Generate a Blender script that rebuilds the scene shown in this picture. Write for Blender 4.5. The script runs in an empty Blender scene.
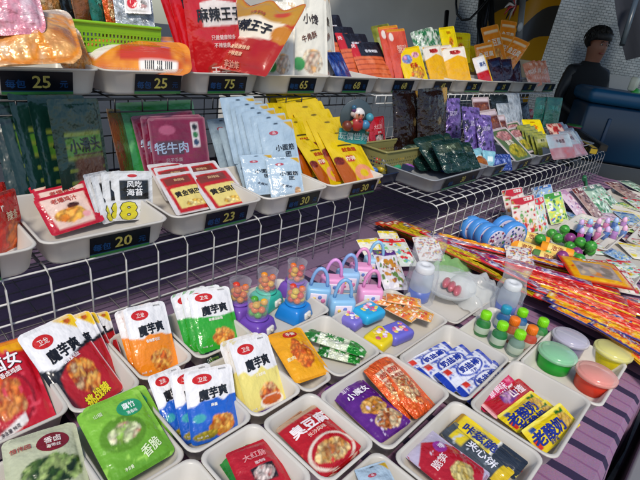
import bpy, math, random
import numpy as np
random.seed(7)
rng = np.random.RandomState(3)
S = bpy.context.scene
COL = S.collection
# ------------------------------------------------------------------ camera model (world: X along the shelves, Y into the stall, Z up, table top z=0)
F, CX, CY = 470.0, 320.0, 240.0
def nrm(a):
    a = np.array(a, float); return a / np.linalg.norm(a)
_X = nrm([470, -150, F]); _D = np.array([-130., 990., F]); _D = _D / np.linalg.norm(_D)
_D = nrm(_D - _X * (_D @ _X)); _Z = -_D; _Y = np.cross(_Z, _X)
R = np.stack([_X, _Y, _Z]); CAM = np.array([0., 0., .75])
def ray(px, py): return R @ np.array([px - CX, py - CY, F])
def at(px, py, z):
    r = ray(px, py); return CAM + r * ((z - CAM[2]) / r[2])
def aty(px, py, y):
    r = ray(px, py); return CAM + r * ((y - CAM[1]) / r[1])
def deep(px, py, d): return CAM + R @ np.array([(px - CX) / F, (py - CY) / F, 1.]) * d
def proj(P):
    c = (np.asarray(P) - CAM) @ R
    return np.stack([CX + F * c[..., 0] / c[..., 2], CY + F * c[..., 1] / c[..., 2]], -1)
# ------------------------------------------------------------------ colours, materials
def lin(c):
    if isinstance(c, str):
        c = c.lstrip('#'); c = [int(c[i:i + 2], 16) / 255 for i in (0, 2, 4)]
    c = np.array(c[:3], float)
    return np.where(c <= .04045, c / 12.92, ((c + .055) / 1.055) ** 2.4)
MATS = {}
def mat(name, rough=.4, bump=0., bscale=6., metal=0., coat=0., spec=.5, kind='p', vary=.06, dist=.01, alpha=.35, sub=0., translucent=0., edge=.4, flat=False):
    if name in MATS: return MATS[name]
    m = bpy.data.materials.new(name); m.use_nodes = True
    nt = m.node_tree; N = nt.nodes; L = nt.links
    b = N['Principled BSDF']; out = N['Material Output']
    at_ = N.new('ShaderNodeAttribute'); at_.attribute_name = 'Col'
    tc = N.new('ShaderNodeTexCoord'); oi = N.new('ShaderNodeObjectInfo')
    mul = N.new('ShaderNodeMath'); mul.operation = 'MULTIPLY'; mul.inputs[1].default_value = 37.
    L.new(oi.outputs['Random'], mul.inputs[0])
    no = N.new('ShaderNodeTexNoise'); no.noise_dimensions = '4D'; no.inputs['Scale'].default_value = bscale
    no.inputs['Detail'].default_value = 3.
    if flat:
        vm = N.new('ShaderNodeVectorMath'); vm.operation = 'MULTIPLY'; vm.inputs[1].default_value = (1., 1.35, .0); L.new(tc.outputs['Object'], vm.inputs[0]); L.new(vm.outputs[0], no.inputs['Vector'])
    else: L.new(tc.outputs['Object'], no.inputs['Vector'])
    L.new(mul.outputs[0], no.inputs['W'])
    mr = N.new('ShaderNodeMapRange'); mr.inputs['To Min'].default_value = 1 - vary * 2; mr.inputs['To Max'].default_value = 1 + vary
    L.new(no.outputs['Fac'], mr.inputs['Value'])
    mx = N.new('ShaderNodeMix'); mx.data_type = 'RGBA'; mx.blend_type = 'MULTIPLY'; mx.inputs['Factor'].default_value = 1.
    L.new(at_.outputs['Color'], mx.inputs['A']); L.new(mr.outputs['Result'], mx.inputs['B'])
    L.new(mx.outputs['Result'], b.inputs['Base Color'])
    b.inputs['Roughness'].default_value = rough; b.inputs['Metallic'].default_value = metal
    b.inputs['Coat Weight'].default_value = coat; b.inputs['Coat Roughness'].default_value = .12
    b.inputs['Specular IOR Level'].default_value = spec
    if sub: b.inputs['Subsurface Weight'].default_value = sub; b.inputs['Subsurface Scale'].default_value = .02
    if bump:
        bp = N.new('ShaderNodeBump'); bp.inputs['Strength'].default_value = bump; bp.inputs['Distance'].default_value = dist
        L.new(no.outputs['Fac'], bp.inputs['Height']); L.new(bp.outputs['Normal'], b.inputs['Normal'])
        L.new(bp.outputs['Normal'], b.inputs['Coat Normal'])
    if kind == 'clear':
        tr = N.new('ShaderNodeBsdfTransparent'); fr = N.new('ShaderNodeLayerWeight'); fr.inputs['Blend'].default_value = .35
        mp = N.new('ShaderNodeMapRange'); mp.inputs['To Min'].default_value = alpha; mp.inputs['To Max'].default_value = min(1, alpha + edge)
        L.new(fr.outputs['Facing'], mp.inputs['Value'])
        ms = N.new('ShaderNodeMixShader'); L.new(mp.outputs['Result'], ms.inputs[0]); L.new(tr.outputs[0], ms.inputs[1]); L.new(b.outputs[0], ms.inputs[2])
        L.new(ms.outputs[0], out.inputs['Surface'])
    if translucent:
        tl = N.new('ShaderNodeBsdfTranslucent'); L.new(mx.outputs['Result'], tl.inputs['Color'])
        ms = N.new('ShaderNodeMixShader'); ms.inputs[0].default_value = translucent
        L.new(b.outputs[0], ms.inputs[1]); L.new(tl.outputs[0], ms.inputs[2]); L.new(ms.outputs[0], out.inputs['Surface'])
    MATS[name] = m; return m
FILM = mat('glossy_film', .24, .4, 3.2, coat=.4, dist=.022, flat=True)
SOFT = mat('satin_film', .36, .4, 3.2, coat=.15, dist=.02, flat=True)
FOIL = mat('foil_film', .26, .6, 4., metal=.15, coat=.3, dist=.04, flat=True)
CLEARBAG = mat('clear_film', .12, .9, 9., kind='clear', alpha=.12, dist=.02, edge=.3)
PLAST = mat('plastic', .33, .05, 60., vary=.04, dist=.001)
TRAYM = mat('milky_plastic', .32, .06, 9., vary=.09, translucent=.3, dist=.001)
CLEAR = mat('clear_plastic', .06, .0, 30., kind='clear', alpha=.04, edge=.3)
HAZY = mat('hazy_plastic', .2, .0, 30., kind='clear', alpha=.42)
WIRE = mat('coated_wire', .35, .03, 50., dist=.001)
CARDM = mat('printed_card', .35, .04, 40., coat=.15, vary=.04, dist=.001)
CLOTHM = mat('woven_cloth', .9, .25, 120., vary=.12, dist=.002)
SKINM = mat('skin', .5, .05, 40.)
# ------------------------------------------------------------------ mesh builder with vertex colours
def link(name, me, parent=None, m=None):
    o = bpy.data.objects.new(name, me); COL.objects.link(o)
    if parent is not None: o.parent = parent
    if m is not None and me is not None and not me.materials: me.materials.append(m)
    return o
def tag(o, label, cat, group=None):
    o['label'] = label; o['category'] = cat
    if group: o['group'] = group
    return o
def empty(name, loc, rz=0, label=None, cat=None, group=None):
    o = bpy.data.objects.new(name, None); COL.objects.link(o); o.location = loc; o.rotation_euler = (0, 0, rz)
    o.empty_display_size = .02
    if label: tag(o, label, cat, group)
    return o
def copy_tree(o, parent=None):
    c = o.copy(); COL.objects.link(c); c.parent = parent
    for ch in list(o.children): copy_tree(ch, c)
    return c
_G = {}
def glyph(s, bold=0.):
    k = (s, bold)
    if k in _G: return _G[k]
    c = bpy.data.curves.new('t', 'FONT'); c.body = s; c.resolution_u = 2
    o = bpy.data.objects.new('t', c); COL.objects.link(o)
    dg = bpy.context.evaluated_depsgraph_get(); me = bpy.data.meshes.new_from_object(o.evaluated_get(dg))
    v = np.array([x.co[:2] for x in me.vertices]); f = [list(p.vertices) for p in me.polygons]
    bpy.data.objects.remove(o); bpy.data.curves.remove(c); bpy.data.meshes.remove(me)
    lo, hi = v.min(0), v.max(0); v = (v - (lo + hi) / 2) / (hi[1] - lo[1])
    if bold > .004:
        n = len(v); sh = [(0, 0), (bold, 0), (-bold, 0), (0, bold * .8), (0, -bold * .8)] + ([(bold * .7, bold * .7), (-bold * .7, bold * .7), (bold * .7, -bold * .7), (-bold * .7, -bold * .7)] if bold > .04 else [])
        v = np.concatenate([v + np.array(d) * .8 for d in sh]); f = [[i + n * k for i in q] for k in range(len(sh)) for q in f]
    _G[k] = (v, f); return _G[k]
class MB:
    def __init__(s): s.v = []; s.f = []; s.c = []; s.sm = []
    def add(s, V, Fs, col, smooth=False):
        n = len(s.v); s.v += [tuple(p) for p in V]
        if isinstance(col, str): c = lin(col); s.c += [c] * len(V)
        else: s.c += list(col)
        s.f += [[i + n for i in f] for f in Fs]; s.sm += [smooth] * len(Fs); return s
    def box(s, c, d, col, rz=0, bev=0., taper=1.):
        x, y, z = d[0] / 2, d[1] / 2, d[2] / 2; ca, sa = math.cos(rz), math.sin(rz)
        if bev: return s.rbox(c, d, col, bev, rz, taper)
        V = []
        for k in (-1, 1):
            t = taper if k > 0 else 1
            for a, b in ((-1, -1), (1, -1), (1, 1), (-1, 1)):
                p, q = a * x * t, b * y * t; V.append((c[0] + p * ca - q * sa, c[1] + p * sa + q * ca, c[2] + k * z))
        return s.add(V, [[3, 2, 1, 0], [4, 5, 6, 7], [0, 1, 5, 4], [1, 2, 6, 5], [2, 3, 7, 6], [3, 0, 4, 7]], col)
    def rbox(s, c, d, col, r, rz=0, taper=1.):
        prof = [(-d[2] / 2, -r * .8), (-d[2] / 2 + r * .5, -r * .2), (-d[2] / 2 + r, 0), (d[2] / 2 - r, 0), (d[2] / 2 - r * .4, -r * .25), (d[2] / 2, -r * .9)]
        loops = []
        for z, off in prof:
            t = 1 + (taper - 1) * (z / d[2] + .5)
            loops.append([(p[0], p[1], z) for p in rrect(d[0] * t / 2 + off, d[1] * t / 2 + off, r, 3)])
        return s.loft(loops, col, c, rz)
    def loft(s, loops, col, c=(0, 0, 0), rz=0, cap0=True, cap1=True, smooth=True):
        ca, sa = math.cos(rz), math.sin(rz); n = len(loops[0]); V = []
        for lp in loops:
            for p in lp: V.append((c[0] + p[0] * ca - p[1] * sa, c[1] + p[0] * sa + p[1] * ca, c[2] + p[2]))
        Fs = [[i * n + j, i * n + (j + 1) % n, (i + 1) * n + (j + 1) % n, (i + 1) * n + j] for i in range(len(loops) - 1) for j in range(n)]
        s.add(V, Fs, col, smooth)
        b = len(s.v) - len(V)
        if cap0: s.f.append([b + j for j in range(n)][::-1]); s.sm.append(False)
        if cap1: s.f.append([b + len(V) - n + j for j in range(n)]); s.sm.append(False)
        return s
    def lathe(s, prof, col, c=(0, 0, 0), n=20, axis='z', rz=0):
        V = []
        for r, z in prof:
            for j in range(n):
                a = 2 * math.pi * j / n; p = (r * math.cos(a), r * math.sin(a), z)
                if axis == 'y': p = (p[0], p[2], p[1])
                if axis == 'x': p = (p[2], p[0], p[1])
                if rz: p = (p[0] * math.cos(rz) - p[1] * math.sin(rz), p[0] * math.sin(rz) + p[1] * math.cos(rz), p[2])
                V.append((c[0] + p[0], c[1] + p[1], c[2] + p[2]))
        Fs = [[i * n + j, i * n + (j + 1) % n, (i + 1) * n + (j + 1) % n, (i + 1) * n + j] for i in range(len(prof) - 1) for j in range(n)]
        return s.add(V, Fs, col, True)
    def tube(s, pts, r, col, n=6, closed=False):
        pts = [np.array(p, float) for p in pts]; V = []; m = len(pts); up = np.array([.13, .21, .97])
        for i, p in enumerate(pts):
            if closed: d = pts[(i + 1) % m] - pts[i - 1]
            else: d = pts[min(i + 1, m - 1)] - pts[max(i - 1, 0)]
            d = nrm(d); a = np.cross(d, up)
            if np.linalg.norm(a) < .15: a = np.cross(d, [1, 0, .1])
            a = nrm(a); b = np.cross(d, a); rr = r[i] if hasattr(r, '__len__') else r
            for j in range(n):
                t = 2 * math.pi * j / n; V.append(p + rr * (a * math.cos(t) + b * math.sin(t)))
        k = m if closed else m - 1
        Fs = [[i * n + j, i * n + (j + 1) % n, ((i + 1) % m) * n + (j + 1) % n, ((i + 1) % m) * n + j] for i in range(k) for j in range(n)]
        s.add(V, Fs, col, True)
        if not closed:
            b = len(s.v) - len(V); s.f.append([b + j for j in range(n)][::-1]); s.f.append([b + len(V) - n + j for j in range(n)]); s.sm += [False, False]
        return s
    def sphere(s, c, r, col, nu=14, nv=9, sq=(1, 1, 1), colf=None):
        V = []; C = []
        for i in range(nv + 1):
            t = math.pi * i / nv
            for j in range(nu):
                a = 2 * math.pi * j / nu; p = np.array([math.sin(t) * math.cos(a), math.sin(t) * math.sin(a), math.cos(t)])
                V.append(np.array(c) + p * r * np.array(sq)); C.append(colf(p) if colf else lin(col))
        Fs = [[i * nu + j, (i + 1) * nu + j, (i + 1) * nu + (j + 1) % nu, i * nu + (j + 1) % nu] for i in range(nv) for j in range(nu)]
        return s.add(V, Fs, C, True)
    def text(s, txt, o, ux, uy, h, col, bold=.02, sx=1., rot=0.):
        g, fs = glyph(txt, bold); ux, uy, o = np.array(ux, float), np.array(uy, float), np.array(o, float)
        c, q = math.cos(rot), math.sin(rot)
        V = [o + h * ((p[0] * sx * c - p[1] * q) * ux + (p[0] * sx * q + p[1] * c) * uy) for p in g]
        return s.add(V, fs, col)
    def poly(s, pts, col): return s.add(pts, [list(range(len(pts)))], col)
    def mesh(s, name, m):
        me = bpy.data.meshes.new(name); me.from_pydata([tuple(map(float, p)) for p in s.v], [], s.f)
        a = me.color_attributes.new('Col', 'FLOAT_COLOR', 'POINT')
        c = np.ones((len(s.v), 4), np.float32); c[:, :3] = np.array(s.c); a.data.foreach_set('color', c.ravel())
        me.polygons.foreach_set('use_smooth', s.sm); me.materials.append(m); me.update(); return me
    def build(s, name, m, parent=None, loc=None, rz=0):
        o = link(name, s.mesh(name, m), parent)
        if loc is not None: o.location = loc; o.rotation_euler = (0, 0, rz)
        return o
def rrect(a, b, r, k=4):
    r = min(r, a * .98, b * .98); P = []
    for cx, cy, t0 in ((a - r, b - r, 0), (-a + r, b - r, 90), (-a + r, -b + r, 180), (a - r, -b + r, 270)):
        for i in range(k + 1):
            t = math.radians(t0 + 90 * i / k); P.append((cx + r * math.cos(t), cy + r * math.sin(t)))
    return P
# ------------------------------------------------------------------ painted film: value noise and art
_LAT = [np.random.RandomState(i).rand(64, 64) for i in range(8)]
def vnoise(x, y, k=0):
    L = _LAT[k % 8]; xi = np.floor(x).astype(int); yi = np.floor(y).astype(int); fx = x - xi; fy = y - yi
    fx = fx * fx * (3 - 2 * fx); fy = fy * fy * (3 - 2 * fy); g = lambda a, b: L[a % 64, b % 64]
    return (g(xi, yi) * (1 - fx) + g(xi + 1, yi) * fx) * (1 - fy) + (g(xi, yi + 1) * (1 - fx) + g(xi + 1, yi + 1) * fx) * fy
def fbm(x, y, k=0): return .55 * vnoise(x, y, k) + .3 * vnoise(x * 2.1, y * 2.1, k + 1) + .15 * vnoise(x * 4.3, y * 4.3, k + 2)
def cells(x, y, k=0):
    xi = np.floor(x).astype(int); yi = np.floor(y).astype(int); f1 = np.full(len(x), 9.); f2 = np.full(len(x), 9.); cid = np.zeros(len(x)); L0, L1, L2 = _LAT[k % 8], _LAT[(k + 1) % 8], _LAT[(k + 2) % 8]
    for a in (-1, 0, 1):
        for b in (-1, 0, 1):
            p, q = (xi + a) % 64, (yi + b) % 64; d = np.hypot(xi + a + L0[p, q] - x, yi + b + L1[p, q] - y); m = d < f1
            f2 = np.where(m, f1, np.minimum(f2, d)); cid = np.where(m, L2[p, q], cid); f1 = np.where(m, d, f1)
    return f1, f2, cid
def ramp(t, cols):
    cols = [lin(c) for c in cols]; t = np.clip(t, 0, .9999) * (len(cols) - 1); i = t.astype(int); f = (t - i)[:, None]
    A = np.array(cols); return A[i] * (1 - f) + A[np.minimum(i + 1, len(cols) - 1)] * f
def paint(bg, ops, U, V, asp, seed):
    C = np.tile(lin(bg), (len(U), 1)).astype(float)
    for op in ops:
        k = op[0]
        if k == 'R': _, u0, v0, u1, v1, c = op; m = (U >= u0) & (U <= u1) & (V >= v0) & (V <= v1); C[m] = lin(c)
        elif k == 'E': _, cu, cv, ru, rv, c = op; m = ((U - cu) / ru) ** 2 + ((V - cv) / rv) ** 2 < 1; C[m] = lin(c)
        elif k == 'D':
            _, cu, cv, ru, rv, t, c = op; d = ((U - cu) / ru) ** 2 + ((V - cv) / rv) ** 2; m = (d < 1) & (d > t); C[m] = lin(c)
        elif k == 'F':
            _, cu, cv, ru, rv, cols, sc = op; n = fbm(U * sc + cu * 17, V * asp * sc + cv * 9, seed)
            d = ((U - cu) / ru) ** 2 + ((V - cv) / rv) ** 2; m = d < .55 + .9 * n
            w1 = 1.3 * vnoise(U * sc * 1.3, V * asp * sc * 1.3, seed + 3) + .5 * vnoise(U * sc * 4, V * asp * sc * 4, seed + 4); f1, f2, ci = cells(U * sc * 1.25 + cu * 17 + w1, V * asp * sc * 1.25 + cv * 9 + w1, seed)
            n2 = np.clip(.62 * ci + .38 * (n - .25) * 1.9, 0, 1); sh = np.clip(.45 + 1.3 * (f2 - f1), .4, 1.25)[:, None]; C[m] = np.clip(ramp(n2, cols) * sh, 0, 1)[m]
        elif k == 'W':
            _, v0, am, fr, c = op; m = V < v0 + am * (vnoise(U * fr, U * 0 + seed, seed) - .5) * 2; C[m] = lin(c)
        elif k == 'P':
            _, pts, c = op; m = np.zeros(len(U), bool); n = len(pts)
            for i in range(n):
                (x1, y1), (x2, y2) = pts[i], pts[(i + 1) % n]
                if y1 == y2: continue
                m ^= ((y1 > V) != (y2 > V)) & (U < (x2 - x1) * (V - y1) / (y2 - y1) + x1)
            C[m] = lin(c)
        elif k == 'G': C = ramp(V, op[1])
        elif k == 'N':
            _, sc, cols, amt = op; n = np.clip((fbm(U * sc, V * asp * sc, seed) - .2) * 1.7, 0, 1); C = C * (1 - amt) + ramp(n, cols) * amt
        elif k == 'T':   # thresholded speckle
            _, sc, th, c = op; n = fbm(U * sc + 5, V * asp * sc + 3, seed + 2); C[n > th] = lin(c)
        elif k == 'C':   # printed collage: many small overlapping shapes
            _, u0, v0, u1, v1, n, cols, sz = op; r = np.random.RandomState(seed * 11 + n); LC = [lin(c) for c in cols]
            for i in range(n):
                cu, cv, a, b, th = r.uniform(u0, u1), r.uniform(v0, v1), r.uniform(.35, 1) * sz, r.uniform(.25, 1) * sz, r.uniform(0, 3.14); x = (U - cu) * math.cos(th) + (V - cv) * asp * math.sin(th); y = -(U - cu) * math.sin(th) + (V - cv) * asp * math.cos(th); inb = (U > u0) & (U < u1) & (V > v0) & (V < v1)
                m = ((x / a) ** 2 + (y / b) ** 2 < 1) if r.rand() < .6 else ((abs(x) < a * .8) & (abs(y) < b * .5)); C[m & inb] = LC[r.randint(len(LC))]
        elif k == 'L':
            _, su, sv, cols = op; n = .65 * vnoise(U * su, V * asp * sv, seed) + .35 * vnoise(U * su * 2.3, V * asp * sv * 2.6, seed + 1); C = ramp(np.clip((n - .15) * 1.5, 0, 1), cols)
        elif k == 'S':
            _, n, fr, c, ax = op; t = U if ax == 'u' else V; C[(t * n) % 1 < fr] = lin(c)
        elif k == 'B':
            _, w, c = op; m = (U < w) | (U > 1 - w) | (V < w / asp) | (V > 1 - w / asp); C[m] = lin(c)
    return C
ART = {}
def A(name, asp, bg, ops=(), texts=(), m=None, rc=.06, flat=.5, seam=.06, nx=26, lump=.25, rag=0.):
    ART[name] = dict(asp=asp, bg=bg, ops=ops, texts=texts, m=m or FILM, rc=rc, flat=flat, seam=seam, nx=nx, lump=lump, mesh=None, seed=len(ART) * 3 + 1, rag=rag)
def art_mesh(name):
    a = ART[name]
    if a['mesh']: return a['mesh']
    asp, sd = a['asp'], a['seed']; nx = int(a['nx'] * 1.6); ny = int(min(110, max(10, nx * min(asp, 2.4))))
    rc = a['rc']
    def surf(u, v, side=1, off=0.):
        u = np.asarray(u, float); v = np.asarray(v, float)
        y = v * asp; dy = np.maximum(0, np.maximum(rc - y, y - (asp - rc))); dy = np.minimum(dy, rc)
        ins = rc - np.sqrt(np.maximum(rc * rc - dy * dy, 0)); w = .5 - ins
        x = (2 * u - 1) * w
        s = a['seam']; su = np.clip((u - s) / (1 - 2 * s), 0, 1); sv = np.clip((v - s / asp) / (1 - 2 * s / asp), 0, 1)
        z = .5 * (np.sin(np.pi * su) * np.sin(np.pi * sv)).clip(0) ** a['flat']
        z = z * (1 + a['lump'] * 2 * (fbm(u * 5, v * asp * 5, sd + side) - .5))
        z = z + .05 * np.sin((u * 1.3 + v * 1.1) * 6 + sd) * .5
        yy = v
        if a['rag']: yy = v + a['rag'] * (v > .5) * (v - .5) * 2 * np.cos(u * 4 * np.pi) * .5
        return np.stack([x, yy, side * (z + off + .02)], -1)
    u, v = np.meshgrid(np.linspace(0, 1, nx + 1), np.linspace(0, 1, ny + 1)); u = u.ravel(); v = v.ravel()
    mb = MB(); q = [[j * (nx + 1) + i, j * (nx + 1) + i + 1, (j + 1) * (nx + 1) + i + 1, (j + 1) * (nx + 1) + i] for j in range(ny) for i in range(nx)]
    C = 0
    for da in (-.33, 0, .33):
        for db in (-.33, 0, .33): C = C + paint(a['bg'], a['ops'], np.clip(u + da / nx, 0, 1), np.clip(v + db / ny, 0, 1), asp, sd) / 9
    mb.add(surf(u, v), q, list(C), True)
    # plain reverse side
    bx = 8; by = 10; u2, v2 = np.meshgrid(np.linspace(0, 1, bx + 1), np.linspace(0, 1, by + 1)); u2 = u2.ravel(); v2 = v2.ravel()
    q2 = [[j * (bx + 1) + i, (j + 1) * (bx + 1) + i, (j + 1) * (bx + 1) + i + 1, j * (bx + 1) + i + 1] for j in range(by) for i in range(bx)]
    e = np.mean(C, 0) * .55 + .45 * C[len(C) // 2]
    mb.add(surf(u2, v2, -1), q2, [e] * len(u2), True)
    # edge strip closes front and reverse
    per = [(t, 0) for t in np.linspace(0, 1, 9)] + [(1, t) for t in np.linspace(0, 1, 11)] + [(t, 1) for t in np.linspace(1, 0, 9)] + [(0, t) for t in np.linspace(1, 0, 11)]
    pu = np.array([p[0] for p in per]); pv = np.array([p[1] for p in per]); n = len(per)
    mb.add(np.concatenate([surf(pu, pv), surf(pu, pv, -1)]), [[i, i + n, (i + 1) % n + n, (i + 1) % n] for i in range(n)], [e] * (2 * n), True)
    for i, t in enumerate(a['texts']):
        s, cu, cv, hv, col = t[:5]; o = t[5] if len(t) > 5 else {}
        passes = ([(o['o'], o.get('b', .02) + .045, .05 + i * .006)] if 'o' in o else []) + [(col, o.get('b', .02), .09 + i * .006)]
        for c, b, off in passes:
            if s == '()':   # emblem oval
                th = np.linspace(0, 2 * np.pi, 25)[:-1]; gu = cu + o['ru'] * np.cos(th); gv = cv + hv * np.sin(th); fs = [list(range(24))]
                V = surf(np.r_[gu, cu], np.r_[gv, cv], 1, .04 + i * .006); fs = [[j, (j + 1) % 24, 24] for j in range(24)]
            else:
                g, fs = glyph(s, b); rt = math.radians(o.get('rot', 0)); H = hv * asp
                X = g[:, 0] * H * o.get('sx', 1); Yv = g[:, 1] * H
                gu = cu + X * math.cos(rt) - Yv * math.sin(rt); gv = cv + (X * math.sin(rt) + Yv * math.cos(rt)) / asp
                V = surf(np.clip(gu, .01, .99), np.clip(gv, .01, .99), 1, off)
            mb.add(V, fs, c)
    if a['rc'] >= .04 and asp < 3 and a['seam'] >= .05:
        for vv in (.032 / asp, 1 - .032 / asp):
            k = int(np.argmin((v - vv) ** 2 + (u - .5) ** 2)); g, fs = glyph('|' * 58, 0.); H = .84 / (g[:, 0].max() - g[:, 0].min())
            mb.add(surf(.5 + g[:, 0] * H, np.clip(vv + g[:, 1] * H / asp, .004, .996), 1, .03), fs, [np.asarray(C[k]) * .8] * len(g))
    a['mesh'] = mb.mesh(name, a['m']); return a['mesh']
# ------------------------------------------------------------------ poses
def frame(q):
    cx, cy, ps, th, ro, w, h = q; c, s = math.cos(ps), math.sin(ps); u = np.array([c, s, 0]); d = np.array([-s, c, 0])
    v = d * math.cos(th) + np.array([0, 0, math.sin(th)]); n = np.cross(u, v)
    u2 = u * math.cos(ro) + v * math.sin(ro); v2 = -u * math.sin(ro) + v * math.cos(ro); return u2, v2, n
def corners3(q, z0):
    u, v, n = frame(q); w, h = q[5], q[6]; o = np.array([q[0], q[1], 0.])
    P = np.stack([o - u * w / 2 + v * h, o + u * w / 2 + v * h, o + u * w / 2, o - u * w / 2]); P[:, 2] += z0 - P[:, 2].min(); return P
def solve(px, z0, asp, tilt, yaw=0., roll=0., tw=8.):
    px = np.array(px, float); b = (px[2] + px[3]) / 2; o = at(b[0], b[1], z0)
    dist = np.linalg.norm(o - CAM); w = np.linalg.norm(px[1] - px[0]) * dist / F
    q = np.array([o[0], o[1], yaw, math.radians(tilt), roll, w, w * asp]); q0 = q.copy()
    def res(q):
        r = (proj(corners3(q, z0)) - px).ravel()
        pri = [(q[4] - roll) * 14, (q[3] - q0[3]) * tw, (q[2] - yaw) * 4, 14 * (math.log(max(q[6], 1e-3) / max(q[5], 1e-3)) - math.log(asp))]
        return np.r_[r, pri]
    lam = 1.
    for it in range(40):
        r = res(q); J = np.zeros((len(r), 7))
        for k in range(7):
            e = np.zeros(7); e[k] = 1e-4; J[:, k] = (res(q + e) - r) / 1e-4
        sc = np.maximum(np.sum(J * J, 0), 1e-6)
        dq = np.linalg.solve(J.T @ J + lam * np.diag(sc), -J.T @ r); q2 = q + dq; q2[5] = max(q2[5], .01); q2[6] = max(q2[6], .01)
        q2[3] = min(max(q2[3], math.radians(2)), math.radians(86))
        if np.sum(res(q2) ** 2) < np.sum(r ** 2): q = q2; lam = max(lam * .4, 1e-4)
        else: lam *= 3
    return q
def place(o, q, z0, t):
    u, v, n = frame(q); P = corners3(q, z0); org = (P[2] + P[3]) / 2
    from mathutils import Matrix
    M = Matrix(((u[0], v[0], n[0], org[0]), (u[1], v[1], n[1], org[1]), (u[2], v[2], n[2], org[2]), (0, 0, 0, 1)))
    o.rotation_mode = 'QUATERNION'; o.rotation_quaternion = M.to_quaternion(); o.location = org + n * t * .5; o.scale = (q[5], q[6], t)
def bag(art, px, z0, label, name='snack_pouch', cat='snack pouch', group=None, t=.016, tilt=50, yaw=0., roll=0., asp=None, ey=0., q=None, Y=None, tw=8.):
    if Y: z0 = aty((px[2][0] + px[3][0]) / 2, (px[2][1] + px[3][1]) / 2 + ey, Y)[2]
    o = link(name, art_mesh(art))
    if q is None: q = pose(art, px, z0, tilt, yaw, roll, asp, ey, tw)
    place(o, q, z0, t); tag(o, label, cat, group); return o
def pose(art, px, z0, tilt=50, yaw=0., roll=0., asp=None, ey=0., tw=8.):
    px = np.array(px, float); a = asp or ART[art]['asp']
    if ey:
        k = ey / max(8, (px[2, 1] + px[3, 1] - px[0, 1] - px[1, 1]) / 2); px[2] += (px[2] - px[1]) * k; px[3] += (px[3] - px[0]) * k; a *= 1 + k * .8
    return solve(px, z0, a, tilt, yaw, roll, tw)
def row(art, front, back, n, z0, labels, group, zb=None, tilt=50, t=.016, ey=0., **k):
    qa = pose(art, front, z0, tilt, ey=ey); zb = z0 if zb is None else zb; qb = pose(art, back, zb, tilt, ey=ey); out = []
    nrm_ = frame(qa)[2]; c0 = corners3(qa, z0).mean(0)
    for i in range(n):
        s = i / max(1, n - 1); q = qa * (1 - s) + qb * s; z = z0 + (zb - z0) * s; j = np.random.RandomState(i * 7 + n).uniform(-1, 1, 4) * (0 if i == 0 else 1)
        q[0] += j[0] * .005; q[2] += j[1] * .06; q[4] += j[2] * .045; q[3] += j[3] * .05
        for _ in range(3):
            need = -i * t * .62 - (corners3(q, z).mean(0) - c0) @ nrm_
            if need < 0: dh = nrm([nrm_[0], nrm_[1], 0]); q[0] += dh[0] * need / max(.35, dh @ nrm_); q[1] += dh[1] * need / max(.35, dh @ nrm_)
        lb = labels[i] if isinstance(labels, (list, tuple)) else labels.replace('@', ORD[i] if i < n - 1 or n < 3 else 'rearmost')
        out.append(bag(art, None, z, lb, group=group, t=t, q=q, **k))
    return out
ORD = ['frontmost', 'second from the front', 'third from the front', 'fourth from the front', 'fifth from the front', 'sixth from the front', 'seventh from the front', 'eighth from the front']
def lay(art, p0, p1, w, z0, z1, label, name, cat, group=None, t=.012, up=None):
    """flat or slightly inclined thing from world foot p0 to head p1"""
    p0 = np.array([p0[0], p0[1], z0]); p1 = np.array([p1[0], p1[1], z1]); v = p1 - p0; h = np.linalg.norm(v); v /= h
    u = nrm(np.cross(v, [0, 0, 1])); n = np.cross(u, v)
    from mathutils import Matrix
    M = Matrix(((u[0], v[0], n[0], 0), (u[1], v[1], n[1], 0), (u[2], v[2], n[2], 0), (0, 0, 0, 1)))
    o = link(name, art_mesh(art)); o.rotation_mode = 'QUATERNION'; o.rotation_quaternion = M.to_quaternion(); o.location = p0 + n * t * .5; o.scale = (w, h, t)
    tag(o, label, cat, group); return o
# ------------------------------------------------------------------ package artwork
FOODR = ['#7a1a08', '#d8581a', '#f09838', '#f8d090', '#c23410']
FOODO = ['#b04a08', '#f08c1c', '#ffc860', '#e06a10', '#8a2c04']
FOODY = ['#a06010', '#e8b840', '#f8e8a0', '#d08a20']
VEG = ['#16260c', '#2c4a18', '#5a7a30', '#a8bc70', '#1c3010']
DARKF = ['#180a06', '#4a2210', '#8a4a20', '#d0a060', '#2a1008']
def konjac(nm, low, food, flav, dark='#1a1a1c', extra=(), cx=.46):
    A(nm, 1.35, '#eceaea', [('W', .55, .05, 7, low), ('F', .62, .2, .26, .15, food, 9)] + list(extra),
      [('()', .34, .86, .07, '#c8201c', dict(ru=.2)), ('卫龙', .34, .86, .065, '#f6e8e0', dict(b=.02)), ('魔芋爽', cx + .06, .65, .145, dark, dict(b=.06, sx=.95, rot=4)),
       (flav, .5, .49, .045, '#f8f4e8', dict(b=.03)), ('净含量：18克', .22, .09, .026, '#f4f0e8'), ('调味面制品', .78, .955, .022, '#8a8a8a')], rc=.09, seam=.07)
konjac('konjac_orange', '#f08a10', FOODO, '香辣素毛肚')
konjac('konjac_green', '#2fa52c', FOODO, '酸辣泡椒味')
konjac('konjac_blue', '#1a5cc0', FOODO, '麻酱', extra=[('E', .2, .34, .12, .06, '#3aa0a8'), ('F', .3, .1, .25, .06, ['#688a20', '#c8b030', '#506818'], 9)])
konjac('konjac_cream', '#e8d878', FOODR, '小龙虾味', extra=[('E', .62, .12, .3, .09, '#f4efe0'), ('E', .62, .14, .25, .06, '#c85a18'), ('R', .2, 0, .95, .05, '#5a3a8a')])
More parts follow.
